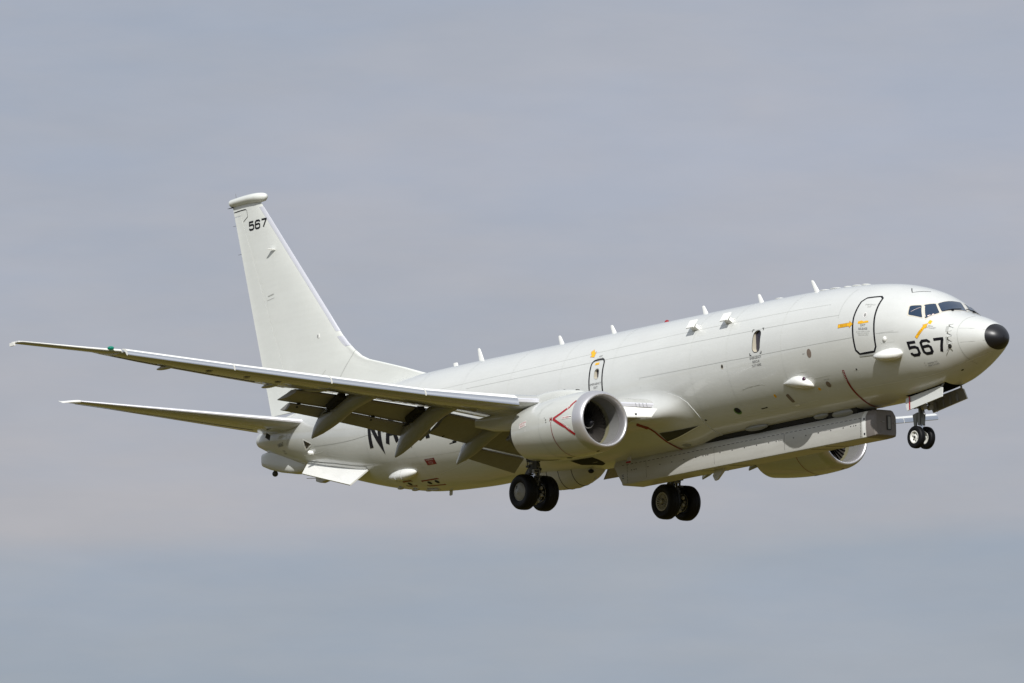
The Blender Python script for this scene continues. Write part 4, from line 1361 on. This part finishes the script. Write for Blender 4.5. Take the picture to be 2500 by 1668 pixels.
def stab(sg):
    g = Geo(); ys = [.35, 1.08, 2.2, 3.6, 5.0, 6.2, 6.95]
    f = lambda y: section(y, 33.72 + .65 * y, 1.10 + .133 * (y - 1.08) - .02, 37.1 + .3 * y, 1.15 + .138 * (y - 1.08), .40 - .042 * y, .02)
    g.loft([f(y) for y in ys], 0, mfun=lambda i, j: 1 if (j < 2 or j > 31) else 0)
    G = g if sg > 0 else g.mirrored()
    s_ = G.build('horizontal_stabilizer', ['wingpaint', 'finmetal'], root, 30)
    g = Geo(); g.loft([section(y, 33.72 + .65 * y + d0, 1.10 + .133 * (y - 1.08) - .02, 37.1 + .3 * y, 1.15 + .138 * (y - 1.08), .40 - .042 * y - t, .02) for y, d0, t in ((6.955, 0, 0), (7.08, .25, .03), (7.16, .6, .08))], 0)
    G = g if sg > 0 else g.mirrored(); G.build('stabilizer_tip', 'white', s_)
    g = Geo()
    for y0, y1 in ((1.2, 6.8),):
        P = [Vector((33.72 + .65 * y + (37.1 + .3 * y - 33.72 - .65 * y) * .70, y, 1.12 + .135 * (y - 1.08) - (.40 - .042 * y) * .31)) for y in np.linspace(y0, y1, 8)]
        for a, b in zip(P, P[1:]): g.tube(a, b, .006, .006, 5, caps=False)
    G = g if sg > 0 else g.mirrored(); G.build('elevator_gap', 'brake', s_)
    g = Geo(); g.add([(36.3, .86, .93), (36.0, .92, .80), (36.25, .78, .66), (36.5, .78, .80)], [(0, 1, 2, 3)]); G = g if sg > 0 else g.mirrored(); G.build('stabilizer_slot', 'dark', s_)


stab(1); stab(-1)

# ------------------------------------------------------------------ long sensor pod under the belly
g = Geo()
def pod_ring(x, zsh=0.0, k=1.0):
    P = [(.26, -2.20), (.34, -2.23), (.43, -2.36), (.45, -2.42), (.455, -2.70), (.45, -2.97), (.435, -3.03), (.40, -3.055)]
    c = -2.63
    R_ = [(x, y * (1 if k == 1 else k), c + (z - c) * k + zsh) for y, z in P]
    return R_ + [(p[0], -p[1], p[2]) for p in R_[::-1]]
stations = [6.03, 7, 9, 11, 13, 15, 17, 17.6, 18.0]
g.loft([pod_ring(x) for x in stations] + [[(x_ + (0.38 if z > -2.5 else (.18 if z > -2.8 else 0.0)), y, z) for x_, y, z in pod_ring(18.05)]], 0)
pod = g.build('sensor_pod', ['pod'], root, 25)
g = Geo()
g.loft([pod_ring(6.025, 0, .995), pod_ring(5.80, 0, .985), pod_ring(5.66, 0, .955), pod_ring(5.60, 0, .86)], 0)
pn = g.build('pod_nose', 'podnose', pod, 30)
g = Geo(); g.box((5.585, -.10, -2.62), (.02, .16, .44), None, 0); g.box((5.578, -.10, -2.62), (.02, .10, .38), None, 1); g.box((5.59, .13, -2.60), (.02, .10, .02), None, 1); g.box((5.59, -.30, -2.62), (.02, .04, .03), None, 1)
g.build('pod_camera_window', ['brake', 'hub'], pod)
g = Geo(); g.add([p for p in pod_ring(6.20)[1:7]] + [p for p in pod_ring(6.04)[1:7]], [(i, i + 1, i + 7, i + 6) for i in range(5)])
g.v = [(x, y + .004, z) for x, y, z in g.v]
g.build('pod_collar', 'white', pod, fix=False)
g = Geo()
for (x, z) in ((6.10, -2.47), (6.10, -2.93)): g.box((x, .456, z), (.06, .015, .06))
xx = 6.5
k = 0
while xx < 17.6:
    g.box((xx, .458, -2.62), (.035, .012, .025)); 
    if k % 6 == 0: g.box((xx + .10, .458, -2.62), (.03, .012, .025)); g.box((xx + .24, .458, -2.62), (.03, .012, .025))
    xx += .60; k += 1
for x in np.arange(6.3, 18.0, .22): g.box((x, .447, -2.425), (.12, .02, .012))
for x in (6.28, 17.75):
    for z in np.linspace(-2.46, -2.98, 12): g.box((x, .456, z), (.02, .012, .018))
for z in (-2.73, -2.78, -2.84): g.box((17.98, .455, z), (.10, .012, .018))
g.build('pod_fastener', 'black', pod)
g = Geo()
for x in (9.95, 13.4, 16.8): g.box((x, .4535, -2.70), (.006, .006, .50))
for x in (7.9, 8.6, 12.6, 14.0): 
    g.box((x + .0, -.05, -3.056), (.05, .86, .008), Matrix.Rotation(math.radians(-32), 3, 'Z'))
g.build('pod_joint', 'gear', pod)
g = Geo(); g.prism([(13.35, 0, -3.03), (13.9, 0, -3.03), (14.02, 0, -3.22), (13.92, 0, -3.38), (13.80, 0, -3.36)], (0, .07, 0)); g.build('pod_fin', 'pod', pod)
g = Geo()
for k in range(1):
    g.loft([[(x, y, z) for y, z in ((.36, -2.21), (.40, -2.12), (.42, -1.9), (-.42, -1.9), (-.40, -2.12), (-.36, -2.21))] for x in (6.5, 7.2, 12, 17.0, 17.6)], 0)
g.build('pod_shade_rail', 'dark', pod)  # dark rail in the mounts' place, standing in for the belly's deep shade

# ------------------------------------------------------------------ landing gear
def wheel(c, R, W, rr, parent, rimk, sgn, style):
    """tyre plus rim; sgn = side (+/-y) the open face looks to"""
    hw = W / 2
    g = Geo()
    prof = [(-hw * .80, rr), (-hw * .92, rr + (R - rr) * .25), (-hw, rr + (R - rr) * .55), (-hw * .90, rr + (R - rr) * .82), (-hw * .62, R * .985), (-hw * .3, R), (-hw * .27, R * .985), (-hw * .22, R * .985), (-hw * .19, R), (hw * .19, R), (hw * .22, R * .985), (hw * .27, R * .985), (hw * .3, R), (hw * .62, R * .985), (hw * .90, rr + (R - rr) * .82), (hw, rr + (R - rr) * .55), (hw * .92, rr + (R - rr) * .25), (hw * .80, rr)]
    g.lathe(c, prof, 'y', 64, 0); g.build('tyre', 'tyre', parent, 45, True)
    g = Geo()
    s = sgn
    if style == 'cap':       # smooth hub cap
        pr = [(s * hw * .78, rr * 1.01), (s * hw * .74, rr * .95), (s * hw * .86, rr * .86), (s * hw * .95, rr * .55), (s * hw * 1.0, rr * .34), (s * hw * 1.12, rr * .22), (s * hw * 1.16, .01)]
        g.lathe(c, pr, 'y', 40, 0); g.lathe(c, [(-s * hw * .7, rr), (-s * hw * .5, rr * .5), (-s * hw * .5, .01)], 'y', 32, 1)
        g.box((c[0] + rr * .35, c[1] + s * hw * .93, c[2] + rr * .52), (.05, .02, .10), None, 1)
    elif style == 'spoke':
        g.lathe(c, [(s * hw * .82, rr * 1.01), (s * hw * .84, rr * .88), (s * hw * .78, rr * .82)], 'y', 40, 0)
        g.lathe(c, [(s * hw * .50, rr * .84), (s * hw * .48, .02)], 'y', 40, 1)
        g.lathe(c, [(s * hw * .6, rr * .24), (s * hw * .95, rr * .22), (s * hw * 1.02, rr * .10), (s * hw * 1.02, .005)], 'y', 24, 0)
        for k in range(18):
            a = 2 * math.pi * k / 18
            p0 = Vector((c[0] + rr * .36 * math.cos(a), c[1] + s * hw * .66, c[2] + rr * .36 * math.sin(a)))
            p1 = Vector((c[0] + rr * .84 * math.cos(a), c[1] + s * hw * .80, c[2] + rr * .84 * math.sin(a)))
            g.tube(p0, p1, .016, .024, 6)
    elif style == 'brake':
        g.lathe(c, [(s * hw * .82, rr * 1.01), (s * hw * .84, rr * .93), (s * hw * .55, rr * .90)], 'y', 40, 0)
        g.lathe(c, [(s * hw * .45, rr * .92), (s * hw * .40, .02)], 'y', 40, 1)
        g.lathe(c, [(s * hw * .45, rr * .70), (s * hw * .8, rr * .66), (s * hw * .8, rr * .3)], 'y', 30, 1)
        for k in range(9):
            a = 2 * math.pi * k / 9 + .3
            p = Vector((c[0] + rr * .52 * math.cos(a), c[1] + s * hw * .8, c[2] + rr * .52 * math.sin(a)))
            g.tube(p, p + Vector((0, s * .06, 0)), .045, .035, 8, 2 if k % 3 == 0 else 1)
    else:                    # light nose-wheel rim
        g.lathe(c, [(s * hw * .86, rr * 1.02), (s * hw * .88, rr * .90), (s * hw * .55, rr * .80), (s * hw * .35, rr * .62), (s * hw * .52, rr * .30), (s * hw * .60, rr * .22)], 'y', 40, 0)
        g.lathe(c, [(s * hw * .60, rr * .22), (s * hw * .85, rr * .18), (s * hw * .86, .005)], 'y', 20, 1)
        for k in range(6):
            a = 2 * math.pi * k / 6 + .4
            p = Vector((c[0] + rr * .62 * math.cos(a), c[1] + s * hw * .36, c[2] + rr * .62 * math.sin(a)))
            g.tube(p, p + Vector((0, s * .012, 0)), .022, .022, 8, 1)
    g.build('rim', rimk, parent, 40)


AX, AZ = 19.47, -3.24
def main_gear(sg):
    g = Geo()
    Y = 2.86
    def P(x, y, z): return (x, y * sg, z)
    g.tube(P(19.42, Y - .05, -1.2), P(19.46, Y, -2.55), .17, .165, 18)
    g.tube(P(19.46, Y, -2.55), P(AX, Y, -3.2), .095, .095, 16, 1)
    g.tube(P(19.46, Y, -2.50), P(19.46, Y, -2.62), .18, .17, 18)
    g.tube(P(AX, Y - .45, AZ), P(AX, Y + .45, AZ), .075, .075, 14)
    g.tube(P(AX, Y, AZ - .12), P(AX, Y, AZ + .25), .13, .12, 14)
    # torque links, side brace, hoses and clamps
    g.prism([P(19.70, Y, -2.45), P(20.05, Y, -2.82), P(19.98, Y, -2.90), P(19.62, Y, -2.60)], (0, .12, 0)); g.prism([P(20.05, Y, -2.84), P(19.62, Y, -3.22), P(19.60, Y, -3.08), P(19.96, Y, -2.78)], (0, .12, 0))
    g.tube(P(19.4, Y - .1, -1.95), P(19.2, Y - 1.3, -1.7), .06, .06, 10)
    g.tube(P(19.3, Y + .1, -1.6), P(18.9, Y + .1, -2.1), .07, .05, 10)
    rnd = random.Random(7)
    for k in range(30):
        z = -1.9 - (k % 15) * .085; a = rnd.uniform(0, 6.28)
        c = Vector(P(19.44 + .16 * math.cos(a), Y, z)) + Vector((0, .15 * math.sin(a), 0))
        g.box(c, (rnd.uniform(.07, .20), rnd.uniform(.07, .20), rnd.uniform(.04, .11)), None, rnd.choice((0, 2, 2, 2, 2, 3)))
    for k in range(7):
        a = rnd.uniform(0, 6.28); pts = []
        for q in range(7):
            z = -1.7 - q * .22; r = .17 + .05 * math.sin(q * 1.9 + k)
            pts.append(Vector(P(19.45 + r * math.cos(a + .12 * q), Y + r * math.sin(a + .12 * q), z)))
        for p, q in zip(pts, pts[1:]): g.tube(p, q, .016, .016, 6, 2 if k < 5 else 3, False)
    for k, (dx, dy, dz) in enumerate(((-.22, -.10, -.10), (-.26, -.08, .12), (-.20, .02, -.28), (.1, -.12, -.3))):
        g.blob(Vector(P(AX + dx, Y, AZ + dz)) + Vector((0, dy, 0)), (.07, .06, .07), 3, 10, 6)
    leg = g.build('main_landing_gear', ['gear', 'chrome', 'brake', 'gearlt'], root, 40)
    # looking from starboard: the nearer wheel shows its outer face, the farther one its braked inner face
    for k, yy in enumerate((Y + .41, Y - .41)):
        outer = k == 0
        side = (1 if outer else -1) * sg
        c = (AX, yy * sg, AZ)
        st = ('cap' if sg > 0 else 'spoke') if True else ''
        if outer and sg > 0: wheel(c, .565, .42, .29, leg, ['hub', 'brake'], side, 'cap')
        elif outer and sg < 0:
            wheel(c, .565, .42, .29, leg, ['hub', 'brake'], side, 'cap')
            g2 = Geo(); wheel_inner(c, .565, .42, .29, leg, -side)
        elif sg < 0:
            wheel(c, .565, .42, .30, leg, ['gearlt', 'brake'], side, 'spoke')
            wheel_inner(c, .565, .42, .29, leg, -side)
        else:
            wheel(c, .565, .42, .29, leg, ['hub', 'brake'], side, 'cap')
            wheel_inner(c, .565, .42, .29, leg, -side)
    # leg door on the outboard side, folded up against the wing
    g = Geo(); g.prism([P(18.9, Y + .35, -1.25), P(20.0, Y + .35, -1.25), P(19.8, Y + .30, -1.75), P(19.1, Y + .30, -1.75)], (0, .03, 0)); g.build('gear_door', 'wingpaint', leg)


def wheel_inner(c, R, W, rr, parent, s):
    hw = W / 2
    g = Geo()
    g.lathe(c, [(s * hw * .82, rr * 1.01), (s * hw * .84, rr * .93), (s * hw * .55, rr * .90)], 'y', 40, 0)
    g.lathe(c, [(s * hw * .45, rr * .92), (s * hw * .40, .02)], 'y', 40, 1)
    g.lathe(c, [(s * hw * .45, rr * .70), (s * hw * .8, rr * .66), (s * hw * .8, rr * .3)], 'y', 30, 1)
    for k in range(9):
        a = 2 * math.pi * k / 9 + .3
        p = Vector((c[0] + rr * .56 * math.cos(a), c[1] + s * hw * .8, c[2] + rr * .56 * math.sin(a)))
        g.tube(p, p + Vector((0, s * .07, 0)), .05, .04, 8, 2 if k in (4, 5, 6) else 1)
    g.build('brake', ['hub', 'brake', 'gearlt'], parent, 40)


main_gear(1); main_gear(-1)

g = Geo()
NXg, NZg = 3.98, -3.285
g.tube((3.93, 0, -1.7), (3.95, 0, -2.78), .085, .085, 16)
g.tube((3.95, 0, -2.58), (3.95, 0, -2.90), .115, .115, 16)
g.tube((3.955, 0, -2.90), (NXg, 0, NZg), .062, .062, 14, 1)
g.tube((NXg, -.24, NZg), (NXg, .24, NZg), .05, .05, 12)
g.prism([(4.10, 0, -2.50), (4.32, 0, -2.55), (4.27, 0, -2.93), (4.20, 0, -2.98)], (0, .05, 0)); g.prism([(4.28, 0, -2.90), (4.06, 0, -3.30), (4.0, 0, -3.22), (4.20, 0, -2.90)], (0, .06, 0))
g.tube((4.18, -.10, -2.97), (4.18, .10, -2.97), .045, .045, 10)
g.tube((3.93, 0, -2.30), (2.9, 0, -1.75), .05, .05, 10, 2)
g.tube((3.93, .14, -2.25), (3.93, -.14, -2.25), .07, .07, 12, 2)
rnd = random.Random(3)
for k in range(14):
    g.box((3.85 + rnd.uniform(-.22, .14), rnd.uniform(-.2, .2), -2.30 + rnd.uniform(-.20, .10)), (rnd.uniform(.05, .14), rnd.uniform(.05, .12), rnd.uniform(.03, .10)), None, rnd.choice((2, 2, 0, 3)))
g.tube((3.72, .12, -2.40), (3.60, .12, -2.40), .085, .085, 14, 3); g.tube((3.72, -.12, -2.40), (3.60, -.12, -2.40), .085, .085, 14, 3)
for k in range(4):
    P = [Vector((3.86 + .03 * k, .10 - .06 * k, -2.3)), Vector((3.84, .11 - .06 * k, -2.6)), Vector((3.9, .10 - .06 * k, -2.95))]
    for a, b in zip(P, P[1:]): g.tube(a, b, .012, .012, 5, 2, False)
ng = g.build('nose_landing_gear', ['gearnose', 'chrome', 'brake', 'gearlt'], root, 40)
for sg in (1, -1):
    c = (NXg, .20 * sg, NZg)
    wheel(c, .345, .20, .19, ng, ['rim', 'brake'], sg, 'nose')
    g = Geo()
    g.lathe(c, [(-sg * .086, .194), (-sg * .088, .17), (-sg * .05, .15), (-sg * .03, .06), (-sg * .06, .02)], 'y', 36, 0); g.build('rim', 'rim', ng)
# nose gear doors hang from the bay edges
for sg in (1, -1):
    g = Geo()
    P = [(4.10, .44, -2.10), (4.06, .49, -2.30), (3.97, .52, -2.50), (2.34, .50, -2.27), (2.40, .42, -1.98), (2.52, .41, -1.92)]
    P = [Vector((p[0], p[1] * sg, p[2])) for p in P]
    g.prism(P, (0, .035, 0), 0)
    inner = [Vector((p.x, p.y - .021 * sg, p.z)) for p in P]
    c = sum(inner, Vector()) / len(inner); inner = [c + (p - c) * .97 for p in inner]
    g.add(inner, [tuple(range(len(inner)))], 1)
    for k in range(4):
        x = 2.75 + .33 * k; g.box((x, (.43) * sg, -2.18 - .05 * k), (.05, .06, .26), None, 1)
    g.tube((2.5, .42 * sg, -2.0), (2.42, .30 * sg, -1.75), .03, .03, 8, 1)
    d = g.build('nose_gear_door', ['paint', 'under'], fus)
    g = Geo()
    q = [Vector((3.86, .485, -2.075)), Vector((3.92, .485, -2.075)), Vector((3.85, .545, -2.485)), Vector((3.79, .545, -2.48))]
    g.add([Vector((p.x, (p.y + .01) * sg, p.z)) for p in q], [(0, 1, 2, 3)]); g.build('door_stripe', 'red', fus, fix=False)
